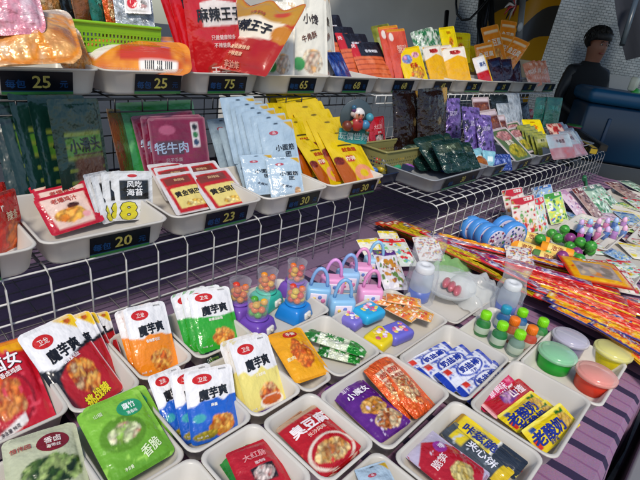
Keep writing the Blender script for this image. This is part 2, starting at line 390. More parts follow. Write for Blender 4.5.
A('konjac_red', 1.3, '#f0eeee', [('P', [(0, .58), (.25, .5), (.5, .56), (1, .68), (1, 0), (0, 0)], '#18171a'), ('P', [(.2, .42), (.5, .55), (1, .62), (1, 0), (.06, 0)], '#b01820'), ('F', .55, .34, .22, .2, FOODO + ['#f8d8a0'], 9),
   ('P', [(.62, 1), (1, 1), (1, .8), (.95, .8)], '#f0c410'), ('F', .84, .93, .06, .03, ['#d04010', '#e87018'], 9)],
  [('()', .3, .83, .075, '#c8201c', dict(ru=.17)), ('卫龙', .3, .83, .065, '#f6e8e0'), ('魔芋爽', .5, .66, .14, '#141214', dict(b=.05, rot=5)), ('香辣素毛肚', .52, .55, .045, '#f4eef0', dict(b=.03, rot=5)), ('挑战辣', .55, .1, .11, '#e8d818', dict(b=.05, o='#201008', rot=8))], rc=.08)
A('chicken_red', 1.25, '#c01426', [('P', [(.55, 1), (1, 1), (1, .84), (.62, .86)], '#f0a810'), ('D', .42, .38, .42, .3, .8, '#8a0c18'), ('F', .45, .4, .25, .22, ['#8a2408', '#d85a18', '#f8a048', '#c03c10', '#f8c880'], 5), ('P', [(.1, .06), (.62, .2), (.62, .11), (.1, -.03)], '#e8e4e0'), ('T', 9, .74, '#e04858')],
  [('卤女', .6, .76, .17, '#f8f0f0', dict(b=.04, o='#301010', rot=8)), ('香卤鸡腿', .62, .63, .06, '#f4e4e0', dict(b=.03, rot=8)), ('净含量 98克', .36, .09, .04, '#301818', dict(rot=9))], rc=.1)
A('leaf_green', 1.05, '#6fb02c', [('G', ['#5f9c20', '#86c23c']), ('E', .45, .5, .34, .22, '#5a8c1c'), ('F', .45, .5, .24, .12, ['#3c6410', '#86a838', '#e8e8c0', '#a83018'], 7), ('T', 8, .75, '#9ad050')],
  [('()', .72, .78, .12, '#2c9868', dict(ru=.2)), ('腐竹', .72, .81, .09, '#eef8f0', dict(b=.04)), ('清香味', .72, .71, .05, '#eef8f0'), ('山椒', .26, .85, .06, '#d8e8b8'), ('香脆', .7, .2, .14, '#e8f4c8', dict(rot=15)), ('净含量', .3, .1, .04, '#e8f4c8')], rc=.08)
A('pale_green', 1.2, '#b8bc98', [('G', ['#a8b088', '#c4c6a8']), ('F', .55, .4, .4, .2, VEG, 7), ('F', .5, .1, .42, .14, VEG, 8)],
  [('()', .64, .77, .13, '#7a1420', dict(ru=.22)), ('香卤', .64, .8, .09, '#f0e0d8', dict(b=.03)), ('海带丝', .64, .71, .05, '#f0e0d8'), ('恒伟园', .22, .8, .07, '#a83020', dict(b=.02))], rc=.1)
A('yellow_snack', 1.5, '#eca410', [('F', .55, .45, .26, .28, ['#b03408', '#e06014', '#f09030', '#c84008'], 7), ('T', 9, .77, '#f8c040')],
  [('()', .55, .86, .08, '#c02014', dict(ru=.2)), ('手撕', .55, .86, .08, '#f8e8d0', dict(b=.03)), ('素肉', .2, .4, .07, '#f8f0c0', dict(rot=0))], rc=.1)
A('candy_twist', 2.6, '#dfe6c8', [('R', 0, .72, 1, 1, '#128a20'), ('R', 0, 0, 1, .26, '#0f7a1e'), ('T', 6, .62, '#eef4e6'), ('F', .5, .84, .4, .06, ['#0a5c14', '#30c040'], 9), ('F', .5, .15, .4, .06, ['#0a5c14', '#30b040'], 9)], [('米果', .5, .5, .14, '#1c8a2c', dict(b=.03, rot=90))], m=FOIL, nx=16)
A('purple_snack', 2.1, '#5c2080', [('N', 5, ['#4a1470', '#6a2a90'], .6), ('R', .08, .86, .38, .96, '#f0c020'), ('E', .62, .9, .2, .07, '#a890c8'), ('F', .55, .42, .32, .13, ['#8a4a10', '#e09030', '#f8c870', '#703008'], 6), ('F', .6, .18, .36, .13, ['#702c10', '#d07028', '#f8e0b0', '#502010'], 7), ('T', 8, .76, '#d8c8e8')],
  [('小魔女', .5, .68, .1, '#f4ecf4', dict(b=.04, o='#3a1058', rot=6)), ('豆干', .3, .78, .05, '#e8d8f0')], rc=.08, flat=.4)
A('orange_snack', 2.3, '#e85c1c', [('F', .5, .45, .3, .3, ['#c04410', '#f0a050', '#f8d8a0', '#b83810', '#e87a30'], 6), ('R', .25, .6, .75, .84, '#f4d0b0'), ('T', 7, .72, '#ff8c40')], [('卤豆', .5, .74, .09, '#d03818', dict(b=.04)), ('手磨豆干', .5, .63, .05, '#c04020')], rc=.06, m=FOIL)
A('noodle_red', 1.45, '#b8141e', [('F', .5, .22, .36, .17, ['#7a3008', '#e0a048', '#f4d898', '#c06818', '#f0e8d0'], 6), ('D', .5, .22, .5, .27, .75, '#e8d8c8'), ('T', 8, .78, '#e04838'), ('R', 0, .93, 1, 1, '#c0a080')],
  [('臭豆腐', .55, .74, .19, '#f8ecec', dict(b=.05)), ('长沙风味', .55, .58, .07, '#f0d0c0')], rc=.06)
A('plain_green', 1.2, '#1d7a2c', [('N', 5, ['#105c1c', '#2c9a3c'], .6), ('T', 7, .72, '#50b860')], [('原味', .5, .75, .12, '#e0f0d8')])
A('red_label', 1.2, '#b41424', [('N', 5, ['#98101c', '#c8202c'], .5), ('R', .3, .2, .8, .5, '#201418'), ('F', .55, .35, .22, .13, ['#301a1a', '#e8d8d0', '#a04038'], 9)], [('大红肠', .5, .72, .13, '#e8a0a0', dict(b=.03)), ('猪肉味', .55, .56, .06, '#f0d8d8')])
A('milk_wrap', .42, '#e4e6f0', [('S', 14, .06, '#a8b4e0', 'u'), ('R', 0, 0, .1, 1, '#1838a8'), ('R', .92, 0, 1, 1, '#1838a8'), ('T', 14, .63, '#5064c0'), ('E', .56, .5, .27, .34, '#eef0f8'), ('D', .56, .5, .27, .36, .72, '#3048b0'), ('R', .14, .62, .24, .9, '#d83828')],
  [('奶盐棒', .56, .54, .3, '#2038a0', dict(b=.05)), ('牛奶', .56, .28, .14, '#2038a0')], nx=40, rc=.02, seam=.03)
A('lilac_red', 1.5, '#b8b0c8', [('P', [(0, .75), (.5, .95), (1, .6), (1, .1), (.6, 0), (0, 0)], '#b01828'), ('E', .68, .72, .16, .1, '#983898'), ('F', .5, .28, .27, .16, ['#8a6020', '#c8a848', '#e8d890', '#604010'], 7), ('T', 8, .76, '#d8d0e0')], [('脆笋', .35, .58, .13, '#f0d8d8', dict(b=.03)), ('梅', .68, .72, .08, '#f0e0f0')])
A('yellow_bar', .38, '#e8cc14', [('F', .45, .5, .2, .3, ['#203070', '#f0e060', '#3a4a90'], 9), ('R', .62, 0, 1, 1, '#28303c'), ('R', .6, 0, .63, 1, '#e8e8e0'), ('R', 0, 0, .05, 1, '#a07818')], [('咔兹脆', .4, .5, .42, '#203080', dict(b=.04))], nx=34, rc=.02)
A('grey_bar', .36, '#3a4148', [('N', 6, ['#20262c', '#58626c'], .6), ('R', .1, .2, .32, .8, '#e0c820'), ('R', .84, 0, 1, 1, '#d8b818'), ('T', 10, .73, '#c8d0d8')], [('夹心饼', .58, .55, .4, '#e8e8f0', dict(b=.03))], nx=34, rc=.02)
A('red_bar', .36, '#b8101c', [('N', 6, ['#900c14', '#d02028'], .5), ('F', .5, .5, .18, .3, ['#501870', '#8030a0', '#f0c0d0'], 8), ('R', 0, 0, .06, 1, '#f0b0b0')], [('山楂', .7, .5, .45, '#f4e0e0', dict(b=.04))], nx=30, rc=.02)
A('pink_bar', .36, '#c81850', [('N', 6, ['#a01040', '#e03068'], .5), ('T', 9, .72, '#f080a0')], [('草莓味', .5, .5, .4, '#f8d8e4', dict(b=.03))], nx=26, rc=.02)
A('pine_bar', .42, '#ecd014', [('F', .8, .45, .14, .32, ['#906010', '#d89828', '#f0c850', '#805010'], 9), ('P', [(.72, .75), (.8, 1), (.84, .78), (.95, .95), (.9, .7)], '#1f6a20'), ('R', .04, .15, .12, .5, '#d03020'), ('R', .1, .72, .22, .95, '#2a4a90'), ('R', 0, .88, 1, 1, '#f4e458')],
  [('老酸奶', .38, .45, .5, '#1c2c8c', dict(b=.05)), ('菠萝味', .38, .14, .14, '#304090')], nx=36, rc=.02)
A('brown_bar', .5, '#7a3410', [('N', 6, ['#4a1c08', '#a05018'], .7), ('R', .1, .2, .4, .8, '#e8c020')], [], nx=16, rc=.02)
A('seaweed_dark', 1.5, '#0c2c26', [('N', 4, ['#08201c', '#103830'], .6), ('P', [(.14, .64), (.95, .7), (.95, .5), (.14, .46)], '#4a7a28'), ('R', .3, .0, .92, .5, '#4c3428'), ('N', 7, ['#0c2c28', '#20302c'], .12), ('S', 9, .3, '#6a7a30', 'v'), ('R', .34, 0, .88, .46, '#5a3a2e'), ('R', 0, 0, .18, 1, '#0c2c26'), ('R', .92, 0, 1, 1, '#0c2c26'), ('R', 0, .7, 1, 1, '#0a2822')],
  [('小滑头', .55, .58, .13, '#141a1c', dict(b=.04, rot=3))], rc=.03, seam=.05, flat=.4)
A('maroon', 1.15, '#7a1838', [('B', .02, '#c89098'), ('N', 5, ['#641030', '#8a2044'], .5), ('R', .1, .46, .55, .66, '#4a3038'), ('R', .72, .55, .86, .92, '#d8d0d0'), ('E', .79, .85, .05, .05, '#181818'), ('E', .79, .735, .05, .05, '#30703c'), ('E', .79, .62, .05, .05, '#203858'), ('E', .3, .82, .14, .07, '#a8506c')],
  [('牦牛肉', .34, .56, .16, '#98a8c0', dict(b=.03)), ('风干手撕', .36, .38, .06, '#a88890')], rc=.03, seam=.05)
A('green_card', .9, '#2c8a3c', [('N', 4, ['#1c6c2c', '#3ca04c'], .5), ('B', .03, '#90c890'), ('T', 7, .75, '#70c070')], [('抹茶', .5, .7, .2, '#d8f0d0')], rc=.03)
A('brown_card', 1.1, '#8a4a20', [('N', 5, ['#5a2c10', '#b06a30'], .6), ('B', .03, '#c8a080')], [], rc=.03, nx=12)
A('pink_red', .8, '#c0142c', [('P', [(.08, .92), (.9, .92), (.84, .1), (.16, .1)], '#e8c8b8'), ('F', .46, .38, .28, .2, ['#b05008', '#f0941c', '#f8c050', '#e06a10'], 5), ('F', .58, .6, .12, .07, ['#301408', '#682c10', '#20100c'], 9), ('E', .74, .3, .08, .08, '#e8a0a0')],
  [('老爆鸡汁', .48, .8, .14, '#b84838', dict(b=.03))], rc=.05)
A('eight_white', 1.35, '#dedede', [('R', .18, .42, .9, .82, '#141416')], [('()', .5, .91, .03, '#c02828', dict(ru=.12)), ('风吃', .54, .74, .13, '#f0f0f0', dict(b=.03)), ('海苔', .54, .58, .14, '#f0f0f0', dict(b=.03)), ('8', .38, .2, .34, '#d8cc28', dict(b=.09, o='#181814', sx=1.2)), ('片', .75, .26, .14, '#5a8a28', dict(b=.06)), ('装', .78, .12, .12, '#6a9a30', dict(b=.06))], rc=.05)
A('red_cream', 1.25, '#d4d0d0', [('P', [(.06, .9), (.9, .94), (.97, .05), (.12, .02)], '#b81c1c'), ('P', [(.16, .6), (.9, .64), (.9, .14), (.2, .12)], '#e0cc78'), ('P', [(.12, .86), (.8, .9), (.8, .72), (.14, .68)], '#7a3428'), ('F', .6, .22, .22, .07, FOODY, 9)],
  [('黄金锅巴', .55, .46, .13, '#1c1410', dict(b=.04, rot=4)), ('麻辣味', .5, .8, .07, '#d8b080')], rc=.04)
A('light_blue', 1.75, '#a8bece', [('N', 4, ['#98b0c4', '#b4c8d6'], .5), ('F', .82, .12, .1, .09, ['#c88a50', '#e8c090', '#a86830'], 9), ('P', [(.72, .97), (1, .97), (1, .82)], '#c8a020'), ('E', .5, .95, .07, .015, '#3a4a58')],
  [('()', .38, .8, .035, '#b04a58', dict(ru=.13)), ('品', .38, .8, .045, '#e8d8e0'), ('小面筋', .62, .55, .1, '#1a1c22', dict(b=.03)), ('团', .68, .43, .09, '#1a1c22', dict(b=.03)), ('大辣片', .5, .24, .06, '#303a48', dict(rot=-20))], rc=.03)
A('yellow_donut', 1.8, '#d8b810', [('N', 4, ['#c8a408', '#e4c81c'], .5), ('P', [(0, .4), (.28, .5), (.4, .2), (.3, 0), (0, 0)], '#a85008'), ('D', .66, .2, .25, .14, .2, '#e0906a'), ('F', .15, .45, .12, .07, ['#501808', '#a83018'], 7), ('R', .36, .4, .56, .51, '#b83028'), ('E', .5, .92, .08, .014, '#403410'), ('R', .3, .68, .7, .705, '#403410')],
  [('炸弹', .46, .455, .07, '#f0d8c0', dict(b=.03)), ('鱿鱼圈', .55, .61, .07, '#b04010', dict(b=.05))], rc=.03)
A('red_orange', 1.2, '#c81810', [('F', .55, .25, .34, .25, ['#a01408', '#e04010', '#f07820', '#d02808'], 4), ('T', 7, .7, '#e83820')], [('r', .3, .75, .1, '#f0e0d0', dict(b=.03)), ('辣条', .55, .6, .16, '#f4d8b0', dict(b=.03))], rc=.06)
A('clear_orange', .6, '#dc8a3c', [('N', 5, ['#b86a28', '#f0b870', '#e09040', '#f4d8b0'], .9), ('D', .35, .4, .3, .4, .75, '#f09010'), ('D', .8, .35, .2, .35, .7, '#f0900c'), ('R', 0, .82, 1, 1, '#e0ccb8'), ('T', 7, .7, '#f0c890')], [('18 15 77', .3, .9, .07, '#202020')], m=FOIL, rc=.12, flat=.35)
A('clear_pink', .5, '#e47a90', [('N', 5, ['#d04058', '#f0c8d0', '#e890a4', '#f8e8ec'], .8), ('R', .1, .5, .6, .75, '#d01838')], [], m=FOIL, rc=.12, flat=.35)
A('barcode_orange', .36, '#e0761c', [('N', 6, ['#c04a14', '#f0a030', '#e88820'], .8), ('R', .32, 0.3, .8, .8, '#c83c20'), ('P', [(0, .6), (.2, .95), (.34, .8), (.1, .3)], '#ece0d8'), ('R', .5, .08, .86, .3, '#f0ece4')], [('IIIII III IIII', .68, .2, .13, '#141414', dict(b=.01, sx=1.1)), ('6 901234', .68, .11, .05, '#141414')], rc=.1, nx=40)
A('red_king', 1.4, '#cc1018', [('P', [(.28, .9), (.55, .94), (1, .9), (1, .66), (.3, .64)], '#f0e4dc'), ('F', .6, .1, .35, .12, ['#a00c10', '#e04830', '#f0a890'], 7), ('T', 6, .8, '#e82828'), ('G2',)],
  [('麻辣王子', .64, .78, .15, '#1a1210', dict(b=.04, rot=2)), ('只做健康辣条', .66, .52, .055, '#f4d8d0', dict(b=.02)), ('不辣健康', .62, .43, .055, '#f4d8d0', dict(b=.02)), ('王子', .55, .12, .12, '#f8e0d8', dict(b=.04))], rc=.03)
ART['red_king']['ops'] = [o for o in ART['red_king']['ops'] if o[0] != 'G2']
A('gold_king', .95, '#b80f12', [('W', .68, .04, 4, '#a80c10'), ('P', [(0, 1), (1, 1), (1, .72), (.8, .66), (.5, .72), (.2, .66), (0, .72)], '#b88a20'), ('N', 4, ['#901010', '#c87030', '#b02018'], .12), ('P', [(.06, .66), (.3, .72), (.9, .7), (.84, .44), (.5, .4), (.12, .42)], '#eadfca'), ('E', .8, .84, .1, .05, '#c04020'), ('E', .92, .55, .12, .12, '#c07818')],
  [('麻辣王子', .5, .57, .15, '#1a1210', dict(b=.04)), ('只做健康辣条', .5, .27, .055, '#f0c8a0', dict(b=.02)), ('不辣健康', .5, .18, .05, '#f0c8a0', dict(b=.02)), ('非油炸', .5, .06, .07, '#e8a890', dict(b=.02)), ('不辣 更地道', .5, .76, .04, '#a02010')], rc=.02, rag=.12, flat=.3)
A('white_star', 1.7, '#eae6d8', [('P', [(0, .5), (.3, .3), (.4, 0), (0, 0)], '#e4ddcc'), ('F', .62, .24, .24, .12, ['#d08030', '#f0b060', '#f4e8d0', '#b05a18'], 6), ('E', .3, .2, .14, .07, '#3c9a48'), ('P', [(.7, 1), (1, 1), (1, .86)], '#d8b890')], [('小馋', .6, .66, .1, '#3a2c24', dict(b=.03)), ('牛角酥', .55, .48, .07, '#704028', dict(rot=20))], rc=.04)
A('white_red', 1.7, '#f0ece8', [('E', .3, .22, .2, .13, '#d81828'), ('F', .7, .2, .18, .1, ['#282020', '#e8e0d8', '#c02828'], 8), ('E', .5, .62, .16, .08, '#c83838')], [('雪饼', .5, .8, .1, '#c02020', dict(b=.03)), ('旺旺', .5, .62, .08, '#f8ecec')], rc=.04)
A('sausage', 1.35, '#20202a', [('R', 0, .02, 1, .62, '#a83c20'), ('S', 7, .25, '#501810', 'v'), ('R', 0, .62, 1, 1, '#24242e'), ('R', 0, .62, .2, 1, '#c02028'), ('N', 7, ['#d86a48', '#a03820', '#501c14', '#f0a080'], .28)], [('香辣烤肠', .6, .76, .07, '#e0e0e8', dict(b=.03)), ('烤', .1, .88, .09, '#f0d0d0')], rc=.03)
ART['sausage']['ops'] = [('R', 0, 0, 1, .64, '#d8683c'), ('S', 9, .22, '#7a2414', 'v'), ('N', 6, ['#f09468', '#b84c28', '#d86c40'], .4), ('R', 0, .64, 1, 1, '#22222c'), ('R', .0, .64, .22, 1, '#c02028'), ('R', 0, 0, 1, .07, '#22222c')]
A('coral', 1.6, '#d8503c', [('N', 4, ['#c84434', '#e8705c'], .5), ('R', 0, .95, 1, 1, '#e8a038'), ('E', .2, .85, .1, .08, '#f0e0d8')], [('蟹味', .6, .6, .16, '#f0b8a8')], rc=.04)
A('yellow_candy', 1.3, '#ecc818', [('F', .3, .7, .2, .12, ['#5080d0', '#90b0e8', '#e070a0'], 5), ('F', .7, .78, .16, .08, ['#e080a8', '#f4c0d0'], 5), ('F', .6, .3, .3, .2, ['#e88020', '#f8d040', '#d85018', '#f8e898'], 6)], [('虾条', .5, .52, .12, '#c03020', dict(b=.04))], rc=.04)
A('leaf_white', 1., '#dce4d8', [('T', 14, .55, '#2c7a4c'), ('T', 17, .7, '#184a30')], [], rc=.06, m=FOIL, nx=20)
A('plain_yellow', .75, '#e8d010', [('N', 4, ['#dcc008', '#f4e428'], .5), ('F', .55, .5, .15, .15, ['#d87818', '#f0b020'], 6)], [('Q', .55, .5, .2, '#c85010', dict(b=.04)), ('香蕉味', .5, .8, .1, '#c07010')], rc=.04)
A('clear_yellow', 1.35, '#e4a818', [('N', 3, ['#e09c10', '#f0b828', '#e8a818'], .6), ('P', [(0, 1), (1, 1), (1, .68), (.6, .78), (0, .66)], '#ece4d8'), ('E', .55, .86, .22, .06, '#d04848')], [('黄桃干', .5, .87, .09, '#a02020', dict(b=.03))], rc=.05)
A('red_white', 1.5, '#e8e0dc', [('R', 0, 0, 1, .5, '#b81820'), ('P', [(.2, .9), (.9, .9), (.8, .55), (.3, .5)], '#e4e8f0'), ('R', .9, 0, 1, 1, '#e0b010')], [('果丹', .55, .72, .14, '#304888', dict(b=.03))], rc=.04, nx=18)
A('orange_card', 1.4, '#ee8418', [('N', 5, ['#e47408', '#f8a030'], .5), ('R', .1, .84, .9, .9, '#f8d8a8'), ('F', .5, .3, .3, .2, ['#d86008', '#f8c060', '#f0983c'], 7), ('B', .03, '#f8b050')], [('鱼豆腐', .5, .62, .17, '#f8e8c8', dict(b=.03))], rc=.04, nx=20)
A('dark_pouch', 1.5, '#241c30', [('N', 4, ['#180c14', '#382840', '#4a2020'], .8), ('R', .2, .7, .8, .9, '#303a5a')], [], rc=.04, nx=16)
A('pink_orange', 1.4, '#d8805c', [('N', 5, ['#c86840', '#f0b090'], .6), ('T', 7, .68, '#f4d0b8')], [('鸭脖', .5, .6, .2, '#f4dcc8')], rc=.04, nx=16)
A('brown_foil', 1.25, '#1c100c', [('N', 3, ['#0e0706', '#28160f', '#180b08'], .8), ('P', [(.8, 1), (1, 1), (1, .8), (.86, .74)], '#b08838'), ('F', .6, .5, .06, .06, ['#a09060', '#604828'], 6)], [], rc=.02, m=FOIL)
A('purple_foil', 1.7, '#5a4090', [('N', 4, ['#382468', '#8870b8', '#2c2050'], .8), ('T', 6, .66, '#282440')], [('蓝莓', .5, .62, .12, '#c8bce0')], rc=.03, m=FOIL, nx=20)
A('dark_green', 1.1, '#122c28', [('N', 4, ['#0b201c', '#1c3c36', '#102a26'], .8), ('P', [(.1, .8), (.9, .85), (.9, .6), (.1, .55)], '#38483a')], [('海带', .5, .7, .14, '#8a9a80', dict(rot=3))], rc=.1, m=FOIL)
A('framed_pic', 1.25, '#c8bcc0', [('R', .07, .06, .93, .94, '#506848'), ('F', .5, .3, .35, .2, ['#8a9030', '#c8b840', '#4a6830'], 6), ('F', .5, .75, .36, .15, ['#a04048', '#d8a0a0', '#704050'], 6)], [('脆枣', .45, .55, .14, '#e0d8c8', dict(b=.03))], rc=.05, nx=20)
A('olive_pouch', 1.2, '#8a9038', [('N', 4, ['#6a7428', '#a8a850', '#50602a'], .7), ('R', .15, .6, .85, .78, '#b0b080')], [('青豆', .5, .69, .12, '#404818')], rc=.04, nx=16)
A('teal_pouch', 1.4, '#146a58', [('N', 4, ['#0c5044', '#20806c'], .6)], [('薄荷', .5, .65, .16, '#50a894')], rc=.04, nx=16)
A('grey_red', .7, '#9aa8b0', [('R', 0, 0, 1, .45, '#a04848'), ('N', 5, ['#b8c8d0', '#8090a0', '#a85050'], .35)], [('牛板筋', .5, .7, .16, '#503038')], rc=.04, nx=18)
A('red_speck', .8, '#a82c2c', [('T', 6, .55, '#d8b8a8'), ('T', 8, .66, '#601818')], [], rc=.04, nx=16)
A('choc_pack', .7, '#5c2c24', [('R', .06, .72, .94, .94, '#c8b8c0'), ('F', .5, .35, .35, .25, ['#3a1410', '#8a4830', '#b07050'], 6), ('B', .03, '#c8b8b8')], [], rc=.04, nx=16)
A('blue_small', .7, '#203c90', [('N', 5, ['#142868', '#4068c0'], .7), ('T', 7, .68, '#8098d8')], [], rc=.04, nx=14, m=FOIL)
A('cyan_small', .7, '#7ab8c8', [('N', 5, ['#5898b0', '#a8d8e0'], .6), ('R', .3, .3, .7, .6, '#d8e8e8')], [], rc=.04, nx=14)
A('grey_foil', 1.4, '#98a0a8', [('N', 4, ['#687078', '#c8d0d8', '#303438'], .7)], [], rc=.04, nx=14, m=FOIL)
A('black_pouch', 1.4, '#141c20', [('N', 4, ['#0c1214', '#28343a'], .7), ('R', .3, .4, .7, .6, '#384850')], [], rc=.04, nx=14)
def spark(nm, base, cols, hd):
    A(nm, 9., base, [('L', 9, 1.3, cols), ('T', 9, .74, '#f4e8e0'), ('R', 0, 0, .1, 1, hd), ('R', .95, 0, 1, 1, cols[0]), ('R', 0, .94, 1, 1, hd), ('E', .5, .97, .3, .012, '#f0e0c0')], [], rc=.02, nx=18, flat=.4, lump=.6)  # pale speckle paints white glints into the strip colours
spark('spark_red', '#c81410', ['#8c0c10', '#d81a10', '#f03818', '#e02018', '#f8a070', '#d01418'], '#e8b010')
spark('spark_scarlet', '#b80c14', ['#700810', '#b81018', '#d81c1c', '#a00c14', '#e85040'], '#f0c818')
spark('spark_yellow', '#ecb008', ['#d81c10', '#f0b808', '#e03010', '#e8a808', '#f4d020', '#c01410'], '#182878')
spark('spark_blue', '#14186a', ['#101458', '#1c2278', '#c01c1c', '#141a60', '#e0d8e0', '#20287c'], '#d82018')
spark('spark_black', '#e0c008', ['#141008', '#ecd010', '#f0d810', '#181408', '#e4c808', '#e8cc10'], '#b8281c')
ART['spark_black']['ops'] = [('T', 26, .55, '#15120a')] + ART['spark_black']['ops'][2:]
def toy(nm, asp, bg, cols, hd, txt, **k):
    A(nm, asp, bg, [('C', .05, .05, .95, .8, 46, cols + [bg], .13), ('C', .1, .1, .9, .7, 26, cols, .06), ('P', [(0, .86), (.4, .79), (1, .85), (1, 1), (0, 1)], hd), ('C', .05, .84, .4, .97, 5, cols, .07), ('B', .02, '#e0dcd8')], [(txt, .68, .92, .09, '#f8f0e8', dict(b=.04))], rc=.04, nx=28, seam=.04, flat=.3, **k)
toy('toy_red', 1.35, '#e4d8cc', ['#c81828', '#f0d0c8', '#e09040', '#b01020', '#f4ece0', '#60a040'], '#c01c28', '过家家')
toy('toy_green', 1.5, '#b8d870', ['#408030', '#e8e040', '#f0f0d8', '#4878b8', '#e07830'], '#3c9030', '贴纸')
toy('toy_pink', 1.6, '#d8c0d0', ['#c080a0', '#f0e0e8', '#8870a0', '#e8b0c0'], '#b890b0', '公主')
toy('toy_brown', 2., '#a08078', ['#604038', '#c0a898', '#e0d0c8', '#803830'], '#703028', '拼图')
toy('toy_grey', 1.7, '#a8c0a8', ['#608868', '#d0e8d0', '#3c8050', '#e0ece0', '#b04858'], '#587868', '画册')
toy('toy_white', 1.4, '#d4dcd0', ['#88c070', '#f0f0ec', '#d83038', '#58a8b8', '#d8c840'], '#d8282c', '玩具')
toy('toy_food', 1.5, '#d8d4dc', ['#8a5040', '#d8c0b0', '#f0ece8', '#60803c', '#c08020'], '#583078', '披萨')
toy('toy_yellow', 1.3, '#ece8d8', ['#e8d020', '#f4f0d0', '#d8d8d0', '#f0e050'], '#e8d028', '黄鸭')
A('toy_frame', .75, '#c0201a', [('R', .05, .07, .95, .93, '#e8a818'), ('C', .06, .08, .94, .92, 20, ['#e89010', '#f0c030', '#d83818'], .06), ('R', .17, .2, .83, .74, '#a0948c'), ('C', .2, .24, .8, .7, 16, ['#8a7c70', '#c8b090', '#b8a49c', '#d88840'], .12)], [('激光枪', .5, .84, .1, '#f8f0e0', dict(b=.04, o='#a01414'))], rc=.04, nx=28, seam=.04, flat=.3)
toy('toy_orange', 1.6, '#e08030', ['#e06028', '#f0c070', '#f8e8d0', '#c8d040', '#d04838'], '#e8a030', '小龙虾')
toy('toy_blue', 1.3, '#90b0d0', ['#4878b0', '#d8e4ec', '#e0d850', '#88a8d0'], '#3868a8', '积木')
A('speckle_card', 1.2, '#d8d4d0', [('T', 13, .6, '#a02838'), ('T', 15, .66, '#305080'), ('T', 14, .7, '#e0c020')], [], rc=.04, nx=22, m=SOFT)
# ------------------------------------------------------------------ setting
def ground():
    mb = MB(); mb.box((4, 4, -.78), (60, 60, .06), '#34363a'); o = mb.build('ground', mat('asphalt', .9, .4, 40., vary=.25, dist=.004)); o['kind'] = 'structure'
ground()
# table with striped cloth
t = empty('stall_table', (1.7, .88, -.75), 0, 'long stall table under the striped cloth, mostly hidden by goods', 'table')
mb = MB(); mb.box((0, 0, .725), (4.3, 1.74, .03), '#6a5a48'); mb.build('tabletop', PLAST, t)
for sx in (-2, 2):
    for sy in (-.8, .8): MB().box((sx, sy, .355), (.05, .05, .71), '#50545a').build('leg', PLAST, t)
def cloth():
    m = bpy.data.materials.new('striped_cloth'); m.use_nodes = True; nt = m.node_tree; N = nt.nodes; L = nt.links; b = N['Principled BSDF']
    tc = N.new('ShaderNodeTexCoord'); sp = N.new('ShaderNodeSeparateXYZ'); L.new(tc.outputs['Object'], sp.inputs[0])
    no = N.new('ShaderNodeTexNoise'); no.inputs['Scale'].default_value = 7.; L.new(tc.outputs['Object'], no.inputs['Vector'])
    def math_(op, a, v):
        n = N.new('ShaderNodeMath'); n.operation = op
        L.new(a, n.inputs[0])
        if isinstance(v, float): n.inputs[1].default_value = v
        else: L.new(v, n.inputs[1])
        return n.outputs[0]
    x = math_('ADD', sp.outputs['X'], math_('MULTIPLY', no.outputs['Fac'], .012)); fr = math_('FRACT', math_('MULTIPLY', x, 1 / .098), 0.)
    st = math_('LESS_THAN', fr, .24)
    st2 = math_('LESS_THAN', math_('ABSOLUTE', math_('SUBTRACT', fr, .62), 0.), .03)
    cr = N.new('ShaderNodeMix'); cr.data_type = 'RGBA'; cr.inputs['A'].default_value = (*lin('#a57d9e'), 1); cr.inputs['B'].default_value = (*lin('#33264c'), 1); L.new(st, cr.inputs['Factor'])
    c2 = N.new('ShaderNodeMix'); c2.data_type = 'RGBA'; c2.inputs['B'].default_value = (*lin('#93608c'), 1); L.new(cr.outputs['Result'], c2.inputs['A']); L.new(st2, c2.inputs['Factor'])
    n2 = N.new('ShaderNodeTexNoise'); n2.inputs['Scale'].default_value = 300.; L.new(tc.outputs['Object'], n2.inputs['Vector'])
    mx = N.new('ShaderNodeMix'); mx.data_type = 'RGBA'; mx.blend_type = 'MULTIPLY'; mx.inputs['Factor'].default_value = .5; L.new(c2.outputs['Result'], mx.inputs['A']); L.new(n2.outputs['Color'], mx.inputs['B'])
    L.new(mx.outputs['Result'], b.inputs['Base Color']); b.inputs['Roughness'].default_value = .9
    bp = N.new('ShaderNodeBump'); bp.inputs['Strength'].default_value = .3; bp.inputs['Distance'].default_value = .02; L.new(no.outputs['Fac'], bp.inputs['Height']); L.new(bp.outputs[0], b.inputs['Normal'])
    mb = MB(); nx, ny = 60, 26; x0, x1, y0, y1 = -.5, 3.9, -.012, .94; V = []
    for j in range(ny + 1):
        for i in range(nx + 1):
            x = x0 + (x1 - x0) * i / nx; V.append((x, y0 + (y1 - y0) * j / ny, .004 + .003 * math.sin(x * 9 + j)))
    mb.add(V, [[j * (nx + 1) + i, j * (nx + 1) + i + 1, (j + 1) * (nx + 1) + i + 1, (j + 1) * (nx + 1) + i] for j in range(ny) for i in range(nx)], '#ffffff', True)
    dr = []
    for i in range(nx + 1):
        x = x0 + (x1 - x0) * i / nx; yy = y0 - .012 - .02 * math.sin(x * 14)
        dr += [(x, y0, .004 + .003 * math.sin(x * 9)), (x, y0 - .012, -.01), (x, yy - .01, -.3), (x, yy, -.66)]
    mb.add(dr, [[i * 4 + k, i * 4 + k + 1, i * 4 + k + 5, i * 4 + k + 4] for i in range(nx) for k in range(3)], '#ffffff', True)
    tag(mb.build('tablecloth', m), 'pink and lilac cloth with dark purple stripes covering the table', 'tablecloth')
cloth()
mb = MB(); mb.box((1.7, 1.34, .003), (4.4, .84, .006), '#75607a'); mb.box((1.7, 1.60, .10), (4.4, .01, .185), '#5a4a58'); mb.box((2.62, .853, .010), (2.24, .175, .005), '#75607a'); tag(mb.build('plum_cloth', CLOTHM), 'dark plum cloth lining the space under the wire racks', 'cloth')  # upright back sheet added to keep light from coming in behind
